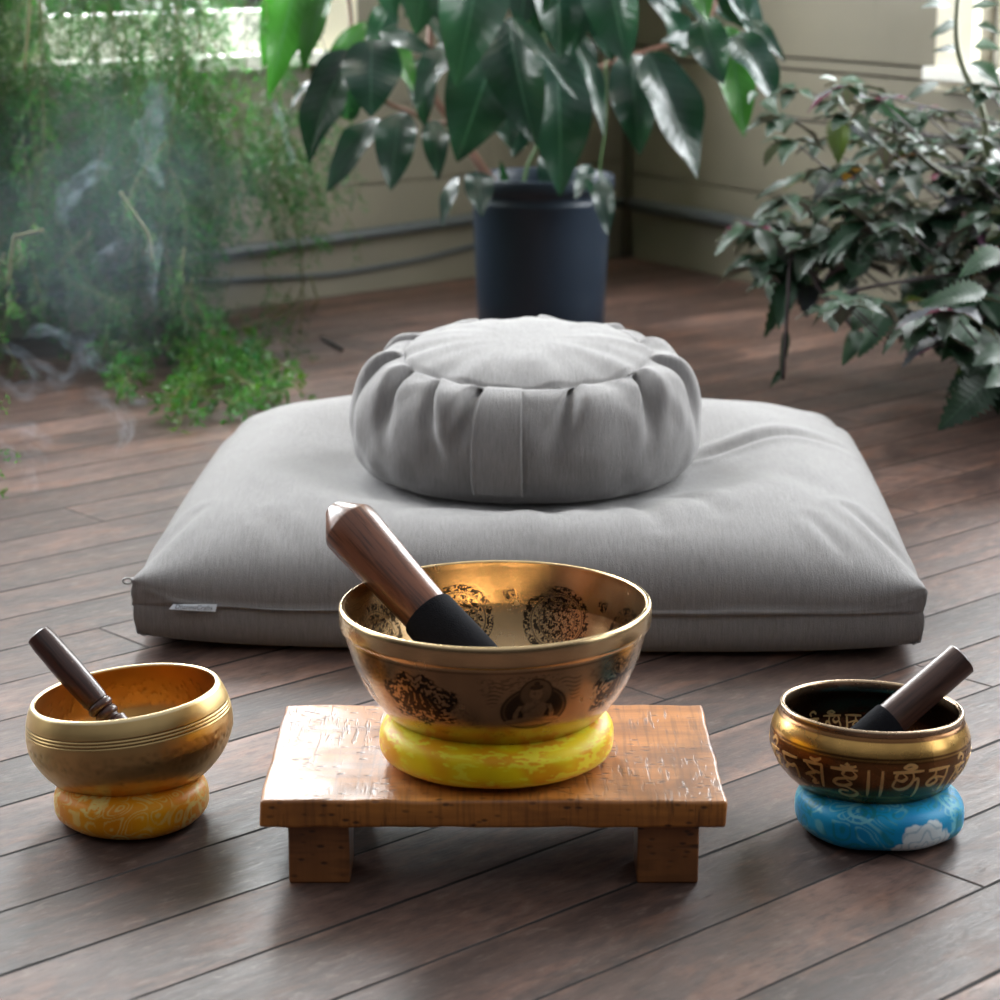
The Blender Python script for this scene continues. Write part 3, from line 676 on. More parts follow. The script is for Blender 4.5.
def buddha_mask(a, b):
    """seated figure in front of a dark nimbus; b grows downward"""
    d = 1 - sm(np.hypot(a / .031, (b - .004) / .0255), .93, 1.0)
    m = d * .92
    ring = np.exp(-((np.hypot(a / .031, (b - .004) / .0255) - .86) / .03) ** 2); m = m - ring * .35 * d
    halo = 1 - sm(np.hypot(a, b + .0125), .0148, .0155); m = np.where(halo > .5, .45 + .5 * np.exp(-((np.hypot(a, b + .0125) - .0146) / .0009) ** 2), m)
    neck = (np.abs(a) < .0026) & (b > -.0085) & (b < -.001); m = np.where(neck, .12, m)
    head = np.hypot(a / .0058, (b + .0125) / .0072) < 1; m = np.where(head, .05, m)
    hair = (np.hypot(a / .0062, (b + .0188) / .0026) < 1) | (np.hypot(a / .0028, (b + .0222) / .0026) < 1); m = np.where(hair, .85, m)
    eyes = (np.abs(np.abs(a) - .0023) < .0013) & (np.abs(b + .0128) < .0005); m = np.where(eyes, .7, m)
    sh = (np.abs(a) < .0035 + .0085 * np.sqrt(np.clip((b + .0040) / .0055, 0, 1)) - .003 * sm(b, .002, .012)) & (b > -.0040) & (b < .015); m = np.where(sh, .10, m)
    armx = .0125 + .0035 * sm(b, -.001, .009)
    arm = (np.abs(np.abs(a) - armx) < .0022) & (b > -.0005) & (b < .014); m = np.where(arm, .06, m)
    gap_ = (np.abs(np.abs(a) - armx) < .0028) & ~arm & (b > .001) & (b < .013); m = np.where(gap_ & (np.abs(a) < armx), .85, m)
    legs = (np.hypot(a / .0245, (b - .0185) / .0058) < 1); m = np.where(legs, .12, m)
    line = np.exp(-((b - .0185 + .0015 * np.cos(a * 160)) / .0007) ** 2) * legs; m = np.maximum(m, line * .6)
    robe = np.exp(-((a * .8 + b - .001) / .0007) ** 2) * sh; m = np.maximum(m, robe * .6)
    return np.clip(m, 0, 1)
def mandala_mask(a, b, seed):
    r = np.hypot(a, b) / .0335; th = np.arctan2(b, a)
    n = vnoise(a * 900 + 40, b * 900 + 40, seed); n2 = vnoise(r * 26 + 3, (th + np.pi) * 9, seed + 3)
    m = np.zeros_like(r)
    def band(lo, hi): return sm(r, lo - .015, lo + .015) * (1 - sm(r, hi - .015, hi + .015))
    glyph = sm(vnoise((th + np.pi) * 9.5, r * 12, seed + 5) * .45 + n * .55, .44, .5)
    m = np.maximum(m, band(.80, .99) * glyph)
    m = np.maximum(m, band(.56, .70) * sm(vnoise((th + np.pi) * 11, r * 14, seed + 6) * .5 + n * .5, .46, .54) )
    for q in (.76, .53): m = np.maximum(m, np.exp(-((r - q) / .02) ** 2) * .75)
    sw = sm(np.sin(th * 4 + r * 22) * .16 + n * .9, .38, .5); m = np.maximum(m, (1 - sm(r, .50, .52)) * sw)
    return np.clip(m, 0, 1) * .95
def big_bowl():
    C = Vector((-.003, 1.956, .0975))
    out = resample(catmull([(0, 0), (.03, .0005), (.055, .004), (.078, .013), (.098, .027), (.1165, .050), (.1280, .074), (.1345, .095), (.1368, .1035)], 10), 300)
    band = np.array([(.1370, .1045), (.1378, .1058), (.1397, .1068), (.1403, .110), (.1405, .119), (.1403, .1235), (.1393, .1248), (.1380, .1253)])
    inner0 = [(.1365, .1252), (.1352, .1245), (.1350, .1230), (.1346, .1200)]
    inn = resample([tuple(p) for p in inner0] + [tuple(p) for p in offset_in(out, .0032)[::-1][30:]], 300)
    P, th, s = bowl_surface(np.concatenate([out, band]), inn, 1440)
    dark = np.zeros_like(th)
    for k in range(8):
        c0 = math.radians(-90 + 15.5 + 45 * k - (2 if k % 2 else 0)); da = (th - c0 + np.pi) % (2 * np.pi) - np.pi
        r = np.hypot(P[..., 0], P[..., 1]); a = da * r
        # outside: centre 60 mm below the rim along the wall
        b = s - .061
        near = (np.abs(a) < .05) & (s > .02)
        mk = (buddha_mask(a, b) if k % 2 == 0 else lotus_mask(a * .92, b * .92, 30 + k)); dark = np.where(near, np.maximum(dark, mk), dark)
        if k % 2 == 0:   # thin cloud lines beside the figure
            cl = sm(np.sin(b * 1500 + 2.2 * np.sin(a * 300)), .35, .8) * (np.abs(a) < .042) * (np.hypot(a / .032, b / .027) > 1.04) * (b < .0) * (b > -.026) * .6; dark = np.where(s > .02, np.maximum(dark, cl), dark)
        c1 = math.radians(90 - 28 + 45 * k); da = (th - c1 + np.pi) % (2 * np.pi) - np.pi; a = da * .118; b = -s - .056
        near = (np.hypot(a, b) < .034) & (s < -.01); dark = np.where(near, mandala_mask(a, b, 50 + k), dark)
        # little sprig between two medallions
        da2 = (th - c1 - math.radians(22.5) + np.pi) % (2 * np.pi) - np.pi; a = da2 * .125; b = -s - .033
        near = (np.hypot(a, b) < .006) & (s < -.01); dark = np.where(near, sm(vnoise(a * 900 + 5, b * 900 + 5, 4), .45, .55), dark)
    line = np.exp(-((s - .0268) / .0008) ** 2) * .6; dark = np.maximum(dark, line)
    brass_o = np.array((.56, .39, .22)); bandc = np.array((.72, .54, .31)); inside = np.array((.62, .42, .22))
    scr = sm(vnoise(th * 64 / (2 * np.pi) * 6, s * 700 + 90, 78), .62, .72) * (s > .03) * (s < .10) * sm(vnoise(th * 64 / (2 * np.pi) * .5, s * 50 + 40, 79, 32), .4, .6) * .4; dark = np.maximum(dark, scr)
    mottle = vnoise(th * 64 / (2 * np.pi) * .5, s * 40 + 40, 77, 32)[..., None]
    base = np.where(s[..., None] > .0245, brass_o * (.72 + .25 * mottle), np.where(s[..., None] > -.004, bandc, inside * (.88 + .2 * mottle)))
    cols = base * (1 - dark[..., None] * .93) + np.array((.02, .014, .012)) * dark[..., None]
    P[..., :2] *= .986; m = mat_tint('engraved_bronze', .25, 1.0, 'fine')
    o = grid_obj('singing_bowl', P, m, None, cols=cols); place_tilt(o, C, math.radians(-.6), 0)
    prop(o, 'largest bronze singing bowl engraved with medallions and a seated figure, on the bench', 'singing bowl')
big_bowl()

# --- the hammered brass bowl, left
def left_bowl():
    C = Vector((-.3385, 2.026, .0195))
    key = [(0, 0), (.03, .0), (.048, .004), (.068, .014), (.084, .030), (.0938, .048), (.0957, .060), (.0949, .072), (.0922, .083), (.0882, .0925), (.0868, .0945)]
    full = resample(catmull(key, 12), 300); kz = int(np.argmax(full[:, 1] > .069)); out = full[:kz].copy(); up = full[kz:].copy()
    for g in (.0722, .0752, .0782): up[:, 0] -= .0008 * np.exp(-((up[:, 1] - g) / .0006) ** 2)
    lip = [(.0858, .0953), (.0840, .0950), (.0828, .0938)]
    body = np.concatenate([out, up]); ioff = offset_in(resample(full, 160), .0042)[::-1][4:]
    inn = resample(lip[1:] + [tuple(p) for p in ioff], 120)
    P, th, s = bowl_surface(np.concatenate([body, np.array(lip[:1])]), inn, 900)
    # hammered dents: outside belly and a band of punched marks inside
    r = np.hypot(P[..., 0], P[..., 1]); z = P[..., 2]; rng = np.random.RandomState(5); dent = np.zeros_like(r)
    for i in range(1100):
        a0 = rng.rand() * 2 * np.pi; s0 = rng.choice([rng.uniform(.036, .052), rng.uniform(.04, .085), -rng.uniform(.020, .048)]); w = rng.uniform(.0015, .0028)
        da = (th[0] - a0 + np.pi) % (2 * np.pi) - np.pi; sel = np.abs(da) < .15
        if s0 < 0: w *= .7
        rr = r[:, sel]; dd = ((da[sel][None] * rr) ** 2 + (s[:, sel] - s0) ** 2) / w ** 2
        dent[:, sel] += np.exp(-dd) * (.00022 if s0 > 0 else .0004)
    g = 1 - dent / np.maximum(r, .01) * np.sign(s); P[..., 0] *= g; P[..., 1] *= g
    inner = (s < -.003)[..., None]
    base = np.where(inner, np.array((.68, .40, .13)), np.array((.74, .53, .24))) * (.92 + .16 * vnoise(th * 5, s * 60 + 9, 4)[..., None])
    gro = sum(np.exp(-((z - g_) / .0007) ** 2) for g_ in (.0722, .0752, .0782)) * (s > 0); base = base * (1 - .65 * np.clip(gro, 0, 1)[..., None])
    base = np.where((np.abs(s) < .0035)[..., None], np.array((.86, .70, .42)), base)
    base = base * (1 - np.clip(dent[..., None] * 420, 0, .3))
    o = grid_obj('singing_bowl', P, mat_tint('hammered_brass', .37, 1.0, 'fine'), None, cols=base); place_tilt(o, C, math.radians(-5.5), math.radians(-1))
    prop(o, 'plain hammered golden brass singing bowl on the orange ring cushion, left of the bench', 'singing bowl')
left_bowl()

# --- the dark lacquered bowl with script, right
GLYPHS = {  # strokes in a unit cell, x right, y up; pen polylines
 'hung': [[(.05, .78), (.9, .80)], [(.5, .78), (.45, .6), (.7, .5), (.85, .62), (.75, .76)], [(.6, .5), (.25, .42), (.15, .25), (.45, .2), (.7, .32), (.55, .45)], [(.45, .2), (.75, .08), (.9, -.05), (.65, -.2), (.3, -.12), (.35, .02), (.6, .02)], [(.5, .98), (.62, .93), (.55, 1.02)], [(.35, .9), (.6, .86), (.85, .93)]],
 'me': [[(.0, .78), (.85, .8)], [(.1, .78), (.3, .62), (.5, .5), (.2, .38), (.0, .3)], [(.85, .8), (.82, .3), (.78, .0)], [(.5, .52), (.75, .5)], [(.15, .35), (.45, .22), (.3, .05), (.6, .1)], [(.3, .95), (.55, .9), (.8, 1.0)]],
 'bar': [[(.35, .85), (.37, .2), (.33, -.12)]],
 'om': [[(.0, .8), (.95, .82)], [(.15, .8), (.1, .6), (.3, .5), (.42, .62), (.3, .75)], [(.1, .55), (.05, .3), (.3, .18), (.55, .3), (.65, .55), (.6, .78)], [(.65, .5), (.8, .55), (.85, .1), (.8, -.15)], [(.3, .95), (.5, .9), (.7, .98), (.5, 1.04), (.3, .95)]],
 'ma': [[(.0, .8), (.9, .82)], [(.3, .8), (.28, .6), (.1, .45), (.05, .3), (.25, .25), (.45, .4), (.3, .55), (.6, .5), (.78, .45)], [(.8, .82), (.78, .2), (.74, -.05)]],
 'ni': [[(.1, .72), (.9, .74)], [(.3, .74), (.12, .2), (.1, -.1)], [(.55, .72), (.4, .5), (.7, .42), (.85, .55), (.65, .3), (.45, .22), (.75, .18)], [(.3, .95), (.5, 1.08), (.75, 1.0), (.65, .85)]],
 'pa': [[(.0, .76), (.85, .78)], [(.1, .76), (.15, .5), (.45, .42), (.7, .5), (.75, .2), (.7, .05)], [(.35, .44), (.1, .3), (.0, .22)]],
}
def right_bowl():
    C = Vector((.3385, 1.998, .0255))
    key = [(0, 0), (.03, .0), (.05, .004), (.068, .013), (.082, .027), (.0903, .044), (.0915, .055), (.0895, .066), (.0850, .0755), (.0832, .078)]
    out = resample(catmull(key, 12), 150); lipo = [(.0826, .0785), (.0828, .0800), (.0836, .0815), (.0838, .0835), (.0828, .0848), (.0810, .0850), (.0795, .0842), (.0788, .0828)]
    body = np.concatenate([out, np.array(lipo)]); inn = resample([tuple(p) for p in offset_in(out, .0050)[::-1][2:]], 110)
    P, th, s = bowl_surface(body, inn, 720); z = P[..., 2]
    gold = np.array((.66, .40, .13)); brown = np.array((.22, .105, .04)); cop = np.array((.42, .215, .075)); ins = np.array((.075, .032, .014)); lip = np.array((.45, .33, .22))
    outc = np.where((z > .0625)[..., None], gold, np.where((z > .0240)[..., None], brown, cop))
    lines = sum(np.exp(-((z - q) / .0005) ** 2) for q in (.0585, .0615, .0205)); outc = outc * (1 - .6 * np.clip(lines, 0, 1)[..., None]) 
    lg = sum(np.exp(-((z - q) / .0006) ** 2) for q in (.0235, .0180, .0600)); outc = outc * (1 - np.clip(lg, 0, 1)[..., None]) + gold * .8 * np.clip(lg, 0, 1)[..., None]
    outc = outc * (.85 + .3 * vnoise(th * 8, z * 150, 3)[..., None]); outc = np.where(((z > .0755) & (z < .0792))[..., None], brown * .8, outc)
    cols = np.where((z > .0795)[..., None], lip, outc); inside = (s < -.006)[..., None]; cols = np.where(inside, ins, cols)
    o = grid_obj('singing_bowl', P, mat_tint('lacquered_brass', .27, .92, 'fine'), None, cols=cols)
    place_tilt(o, C, math.radians(1.6), math.radians(-2.0))
    prop(o, 'dark bronze singing bowl with golden script band on the turquoise ring cushion', 'singing bowl')
    gm = mat_simple('gilt_script', (.80, .53, .22), .4, .7)
    def pr(zq): return np.interp(zq, out[:, 1], out[:, 0])
    def write(zc, h, start_deg, seq, inside=False):
        mb = MB(); ang = math.radians(start_deg); rr_ = pr(zc)
        for g, wd in seq:
            for st in GLYPHS[g]:
                st = [tuple(p) for p in (catmull(st, 5) if len(st) > 2 else resample(st, 6))]
                for i, (x, y) in enumerate(st): pass
                L = []; 
                for i, (x, y) in enumerate(st):
                    a = ang + (x * wd * h) / rr_; zq = zc + (y - .45) * h; i0, i1 = max(i - 1, 0), min(i + 1, len(st) - 1)
                    dx, dy = st[i1][0] - st[i0][0], st[i1][1] - st[i0][1]; q = math.hypot(dx, dy) or 1; pen = .45 + .55 * abs((dx + dy) / q / 1.41)
                    w = h * .064 * pen * (.55 + .45 * math.sin(math.pi * min(1, (i + 1) / len(st)))); nx, ny = -dy / q * w, dx / q * w
                    for sg in (-1, 1):
                        aa = a + sg * nx / rr_; zz_ = zq + sg * ny; R_ = pr(zz_) + (.0003 if not inside else -.0055)
                        L.append(Vector((R_ * math.cos(aa), R_ * math.sin(aa), zz_)))
                    for sg in (1, -1):
                        aa = a + sg * nx / rr_; zz_ = zq + sg * ny; R_ = pr(zz_) + (-.0004 if not inside else -.0046)
                        L.append(Vector((R_ * math.cos(aa), R_ * math.sin(aa), zz_)))
                n = len(st); fs = []
                for i in range(n - 1):
                    for k in range(4): fs.append((i * 4 + k, i * 4 + (k + 1) % 4, i * 4 + 4 + (k + 1) % 4, i * 4 + 4 + k))
                fs += [(0, 1, 2, 3), (4 * n - 4, 4 * n - 1, 4 * n - 2, 4 * n - 3)]
                mb.add(L, fs)
            ang += (wd + .12) * h / rr_
        q = mb.build('inscription', gm, None, False); q.parent = o; q['label'] = 'golden script'
    write(.0405, .0285, -90 - 146, [('ni', .9), ('om', 1.0), ('ma', 1.0), ('ni', .9), ('pa', .9), ('me', .8), ('hung', 1.0), ('bar', .3), ('bar', .3), ('om', 1.05), ('ma', .95), ('ni', .75), ('pa', .8), ('ma', .9), ('me', .8), ('hung', .9)])
    write(.041, .020, 60, [('hung', .9), ('pa', .9), ('ma', .9), ('om', 1), ('ni', .8)], True)
right_bowl()

# ------------------------------------------------------------------ mallets
def mallet(name, label, p_top, p_bot, prof_wood, prof_wrap, mw, mwrap):
    """prof: list of (distance from the top end, radius)"""
    a = Vector(p_top); b = Vector(p_bot); d = (b - a).normalized(); up = Vector((0, 0, 1)); x = up.cross(d).normalized(); y = d.cross(x)
    root = thing(name, label, 'mallet', b); m = Matrix((x, y, d)).transposed().to_4x4(); m.translation = a
    root.location = a; root.rotation_euler = m.to_euler()
    def part(nm, prof, mat, smooth_cat, lab=None):
        pr_ = np.array(prof, float) if not smooth_cat else catmull(prof, 8)
        P = lathe_pts([(r, t) for t, r in pr_], 64); o = grid_obj(nm, P, mat, root, True, True, True); 
        mod = o.modifiers.new('edge', 'EDGE_SPLIT'); mod.split_angle = math.radians(32)
        if lab: o['label'] = lab
    part('handle', prof_wood, mw, False)
    if prof_wrap: part('suede_wrap', prof_wrap, mwrap, False, 'black suede wrap')
WALNUT = mat_wood('walnut', srgb(82, 46, 32), srgb(150, 94, 66), rough=.34, coat=.3)
ROSE = mat_wood('rosewood', srgb(40, 26, 26), srgb(92, 58, 50), rough=.36, coat=.3)
ROSE2 = mat_wood('rosewood_grained', srgb(44, 28, 26), srgb(104, 70, 58), rough=.4, coat=.2)
SUEDE = mat_simple('black_suede', srgb(20, 21, 26), .95, bump=.4, bscale=900, var=.5); SUEDE.node_tree.nodes['Principled BSDF'].inputs['Specular IOR Level'].default_value = .15
P1 = atY(333, 508, 2.062); P2 = Vector((.008, 1.925, .1365))
L = (P2 - P1).length
mallet('mallet', 'thick walnut mallet with black suede wrap leaning in the largest bowl', P1, P2,
       [(0, .0), (0, .0075), (.001, .009), (.0235, .0262), (.0265, .0272), (.040, .0270), (.09, .0243), (.135, .0228), (.16, .0222)],
       [(.140, .0215), (.141, .0250), (.143, .0258), (.20, .0272), (L - .004, .0268), (L, .024), (L + .001, 0)], WALNUT, SUEDE)
P1 = atY(37.5, 634, 2.052); P2 = Vector((-.318, 2.005, .0445)); L2 = (P2 - P1).length
pw = [(0, 0), (0, .0102), (.0012, .0118), (.01, .0128), (.045, .0134), (.082, .0122), (.086, .0112)]
for c_, h_, r_ in ((.0905, .0048, .0128), (.0995, .0043, .0115)):
    pw += [(c_ + h_ * math.sin(q), .0085 + (r_ - .0085) * math.cos(q)) for q in np.linspace(-1.4, 1.4, 9)]
pw += [(.106, .0085), (.109, .0125), (L2 - .002, .0125), (L2, .011), (L2, 0)]
mallet('mallet', 'slim dark rosewood mallet with turned rings leaning in the left bowl', P1, P2, pw, None, ROSE, None)
P1 = atY(962, 658, 2.03); P2 = Vector((.307, 1.985, .055)); L3 = (P2 - P1).length
mallet('mallet', 'dark cylindrical wooden mallet with short black wrap leaning in the right bowl', P1, P2,
       [(0, 0), (0, .0150), (.0012, .0163), (.06, .0163), (.095, .0163)], [(.088, .0160), (.0885, .0176), (.09, .0182), (L3 - .003, .0184), (L3, .016), (L3 + .0005, 0)], ROSE2, SUEDE)

# ------------------------------------------------------------------ leaves
def leaf(mb, base, tip, width, nrm, droop=.15, fold=.25, wavy=.0, serr=0, n=14, shape=1.0, tint=(1, 1, 1), twist=0.0, rnd=random):
    base = Vector(base); tip = Vector(tip); ax = tip - base; L = ax.length
    if L < 1e-4: return
    d = ax / L; nrm = Vector(nrm); nrm = (nrm - d * nrm.dot(d)); nrm = nrm.normalized() if nrm.length > 1e-3 else Vector((0, -1, 0))
    ctl = (base + tip) / 2 + nrm * L * droop
    vs = []; uv = []; cross = 4; ph = rnd.uniform(0, 6)
    if serr: n = serr * 2
    for i in range(n + 1):
        t = i / n; p = base * (1 - t) ** 2 + ctl * 2 * t * (1 - t) + tip * t * t; tan = ((ctl - base) * (1 - t) + (tip - ctl) * t).normalized()
        tw = twist * (t - .3); nn = nrm - tan * nrm.dot(tan); nn.normalize(); sd = tan.cross(nn)
        sd2 = sd * math.cos(tw) + nn * math.sin(tw); nn2 = nn * math.cos(tw) - sd * math.sin(tw)
        w = width / 2 * (math.sin(math.pi * min(1, t ** (.72 * shape) * 1.0)) ** .85) * (1.0 if t < .97 else .6)
        w = max(w, width * .012)
        if serr: w *= (1.17 if i % 2 else .78)
        for k in range(-2, 3):
            s = k / 2; lift = fold * abs(s) * w + wavy * w * math.sin(t * 11 + ph + (1.5 if s > 0 else 0)) * s * s
            vs.append(p + sd2 * (s * w) + nn2 * lift + (tan * (-.10 * w * abs(s)) if serr else Vector())); uv.append((s, t))
    fs = []
    for i in range(n):
        for k in range(4):
            a = i * 5 + k; fs.append((a, a + 1, a + 6, a + 5))
    mb.add(vs, fs, uv, tint)

# --- big-leaved plant in the blue-black nursery pot
PX = Vector((.083, 4.62, 0))
def big_plant():
    rnd = random.Random(12)
    root = thing('potted_plant', 'tall potted plant with long drooping glossy leaves in a dark blue-black nursery pot', 'potted plant', PX)
    potm = mat_simple('blue_black_plastic', srgb(29, 42, 57), .42, bump=.05, bscale=40, var=.15)
    ZS = 1.0; prof = [(0, .002), (.124, .002), (.127, .006), (.130, .08), (.1345, .19), (.138, .268), (.1385, .270), (.1385, .277), (.137, .279), (.139, .296), (.1435, .298), (.1455, .302), (.1455, .322), (.1435, .325), (.140, .322), (.138, .300), (.134, .27), (.13, .26)]
    P = lathe_pts([(r, z * ZS) for r, z in prof], 96)
    # fluted lower wall
    a = np.linspace(0, 2 * np.pi, 96, endpoint=False); 
    grid_obj('pot', P, potm, root, True, False, False)
    soil = mat_simple('potting_soil', srgb(38, 30, 24), .95, bump=.8, bscale=90, var=.5); S = lathe_pts([(.133, .253), (.1, .258), (.05, .262), (0, .264)], 60); grid_obj('soil', S, soil, root)
    bark = mat_simple('brown_bark', srgb(98, 66, 52), .7, bump=.4, bscale=120, var=.3); gst = mat_simple('green_stem', srgb(74, 104, 60), .5)
    def w2l(p): return Vector(p) - PX
    for pts, r0, r1, m in [([(505, 215), (494, 186), (480, 165), (468, 146), (450, 120), (432, 90), (430, 40), (440, -60)], .011, .006, bark), ([(560, 215), (563, 180), (566, 130), (572, 60), (580, -40), (590, -150)], .011, .007, bark),
                           ([(520, 200), (527, 168), (537, 145), (545, 110), (550, 60), (520, -30)], .004, .003, gst), ([(566, 120), (590, 76), (612, 62), (650, 50), (690, 35), (715, 5), (720, -60)], .006, .004, bark),
                           ([(452, 124), (430, 122), (410, 112), (385, 100), (355, 60), (350, 10), (340, -60)], .005, .004, bark), ([(600, 215), (603, 190), (600, 165), (605, 130), (606, 60)], .0028, .002, gst)]:
        q = MB(); C_ = catmull([tuple(w2l(atY(x, y, 4.62 + (0.02 * i if m is bark else 0)))) for i, (x, y) in enumerate(pts)], 6); q.tube([Vector(c) for c in C_], list(np.linspace(r0, r1, len(C_))), 10); o = q.build('stem', m); o.parent = root
    mb = MB(); D, Gn, Lt, G2 = (1, 1, 1), (3.4, 3.6, 1.0), (1.25, 1.3, 1.3), (1.35, 1.3, 1.2)
    LV = [ # base px, tip px, width px, dY, tint, tilt(-1 left..1 right), fold, twist
     ((336, -25), (303, 73), 27, -.12, Gn, -.5, .3, 0), ((318, -15), (290, 62), 26, 0, D, -.2, .2, 0), ((298, -30), (268, 98), 34, -.05, Gn, .3, .25, .2), ((285, -30), (263, 70), 24, .05, Gn, 0, .2, 0),
     ((318, 76), (289, 111), 11, -.1, Lt, -.7, .2, 0), ((353, 50), (309, 165), 44, -.15, D, -.4, .35, .3), ((366, 22), (314, 90), 20, -.1, Gn, .1, .3, 0), ((372, 40), (371, 117), 54, -.22, Lt, 0, .12, 0),
     ((392, 4), (366, 56), 26, 0, D, .2, .2, 0), ((388, 34), (414, 92), 24, -.05, Gn, .2, .2, .2), ((380, 32), (438, 56), 18, -.15, Lt, 0, .3, 0), ((460, 38), (414, 105), 30, -.2, Lt, -.6, .3, .4),
     ((484, -55), (456, 86), 62, -.32, G2, .15, .4, .2), ((500, 40), (457, 162), 66, -.12, D, .1, .2, .1), ((508, 18), (536, 145), 54, -.25, D, -.35, .35, .3), ((512, 17), (577, 101), 17, -.33, G2, .3, .3, .3),
     ((556, 52), (560, 196), 56, -.12, D, .1, .25, .1), ((500, 92), (510, 148), 34, 0, D, 0, .2, 0), ((527, 100), (513, 158), 30, .05, D, .2, .2, 0), ((401, 112), (391, 191), 38, -.2, D, -.1, .35, .1),
     ((378, 118), (327, 192), 30, -.18, Lt, -.5, .35, .4), ((433, 120), (438, 180), 24, -.1, D, .1, .3, 0), ((458, 176), (442, 227), 15, -.25, D, -.5, .3, .3), ((478, 172), (482, 217), 27, -.22, D, 0, .3, 0),
     ((606, -40), (628, 67), 50, -.3, Lt, -.35, .4, .2), ((596, -30), (612, 62), 44, 0, D, 0, .2, 0), ((580, 44), (604, 136), 20, -.05, D, .4, .3, .3), ((632, 55), (640, 155), 44, -.2, Lt, -.2, .4, .4),
     ((648, 52), (697, 179), 50, -.25, D, .25, .35, .2), ((690, 52), (662, 8), 32, 0, D, .1, .2, 0), ((705, 40), (660, 42), 18, 0, D, 0, .3, 0), ((700, 20), (723, 84), 36, -.28, Lt, -.2, .35, .2),
     ((728, 26), (744, 137), 36, -.1, Gn, 0, .2, .1), ((733, 36), (776, 106), 36, -.25, Lt, .25, .4, .3), ((740, 34), (777, 100), 20, -.12, Gn, .3, .2, 0), ((743, 18), (785, 62), 17, -.2, D, .2, .3, 0),
     ((730, -30), (749, 23), 20, -.28, Lt, 0, .3, 0), ((690, -30), (708, 22), 26, -.28, Gn, 0, .3, 0), ((602, 178), (608, 236), 20, -.2, Lt, -.2, .4, .2), ((598, 200), (580, 178), 12, -.1, D, 0, .2, 0),
     ((540, 60), (548, 150), 40, -.02, D, -.2, .3, .1), ((575, 30), (583, 120), 34, .02, D, 0, .3, 0), ((590, 60), (572, 140), 24, 0, D, 0, .3, 0), ((470, -20), (440, 60), 30, .05, D, 0, .2, 0),
     ((420, 5), (443, 44), 14, 0, D, .2, .3, 0), ((405, -30), (418, 28), 26, 0, D, 0, .3, 0), ((440, -40), (405, 18), 26, .05, Lt, 0, .3, 0), ((530, -40), (520, 30), 40, .0, D, 0, .3, 0),
     ((555, -50), (560, 60), 50, -.1, D, .1, .3, .1), ((585, -60), (575, 50), 44, 0, D, 0, .3, 0), ((650, -50), (672, 30), 40, .1, D, 0, .3, 0), ((380, -40), (395, 22), 28, 0, Lt, 0, .3, 0),
     ((498, 20), (485, 70), 26, -.2, D, .4, .3, 0), ((640, 70), (700, 110), 13, .1, D, 0, .3, 0), ((590, 165), (575, 200), 16, -.1, Lt, 0, .3, 0), ((556, 150), (545, 200), 26, -.02, D, 0, .3, 0),
     ((506, 192), (500, 160), 9, 0, D, 0, .3, 0), ((345, 120), (352, 60), 28, .1, D, 0, .3, 0), ((420, 60), (425, 128), 26, .1, D, 0, .3, 0)]
    for (b, t, w, dy, tint, tl, fd, tw) in LV:
        Y = 4.55 + dy; B = atY(b[0], b[1], Y + .03); T = atY(t[0], t[1], Y - .04); wm = w * 1.12 * Y / FPX
        L_ = (T - B).length; N_ = Vector((tl, -1, .45)); leaf(mb, w2l(B), w2l(T), wm, N_, droop=rnd.uniform(.08, .22), fold=fd, wavy=.22, n=22, tint=tint, twist=tw + rnd.uniform(-.35, .35), rnd=rnd)
    for i in range(90):   # the crown above and behind the picture's upper edge
        x = rnd.uniform(290, 760); y = rnd.uniform(-330, -30) if i > 22 else rnd.uniform(-60, -5); Y = rnd.uniform(4.3, 5.0); B = atY(x, y, Y); ln = rnd.uniform(.13, .22); a = rnd.uniform(-.6, .6)
        if y > -110 and 285 < x < 410: continue
        if y > -60: ln *= .6
        T = B + Vector((math.sin(a) * ln, rnd.uniform(-.05, .05), -math.cos(a) * ln)); leaf(mb, w2l(B), w2l(T), rnd.uniform(.05, .09), Vector((rnd.uniform(-.6, .6), -1, .5)), fold=.3, wavy=.1, tint=rnd.choice([D, D, Lt, D]), rnd=rnd)
    o = mb.build('foliage', mat_leaf('glossy_leaf', srgb(26, 52, 47), srgb(46, 78, 60), .27, .28, spec=.7)); o.parent = root
    # a few fallen dry bits on the soil
    q = MB(); 
    for (x, y) in ((566, 188), (572, 191), (561, 186)): p = w2l(atY(x, y, 4.53)); leaf(q, p, p + Vector((.018, -.01, .008)), .012, Vector((0, -.4, 1)), n=5)
    o = q.build('dry_leaf', mat_simple('dry_leaf_brown', srgb(170, 120, 40), .7)); o.parent = root; o['label'] = 'fallen orange-brown leaf bits'
big_plant()

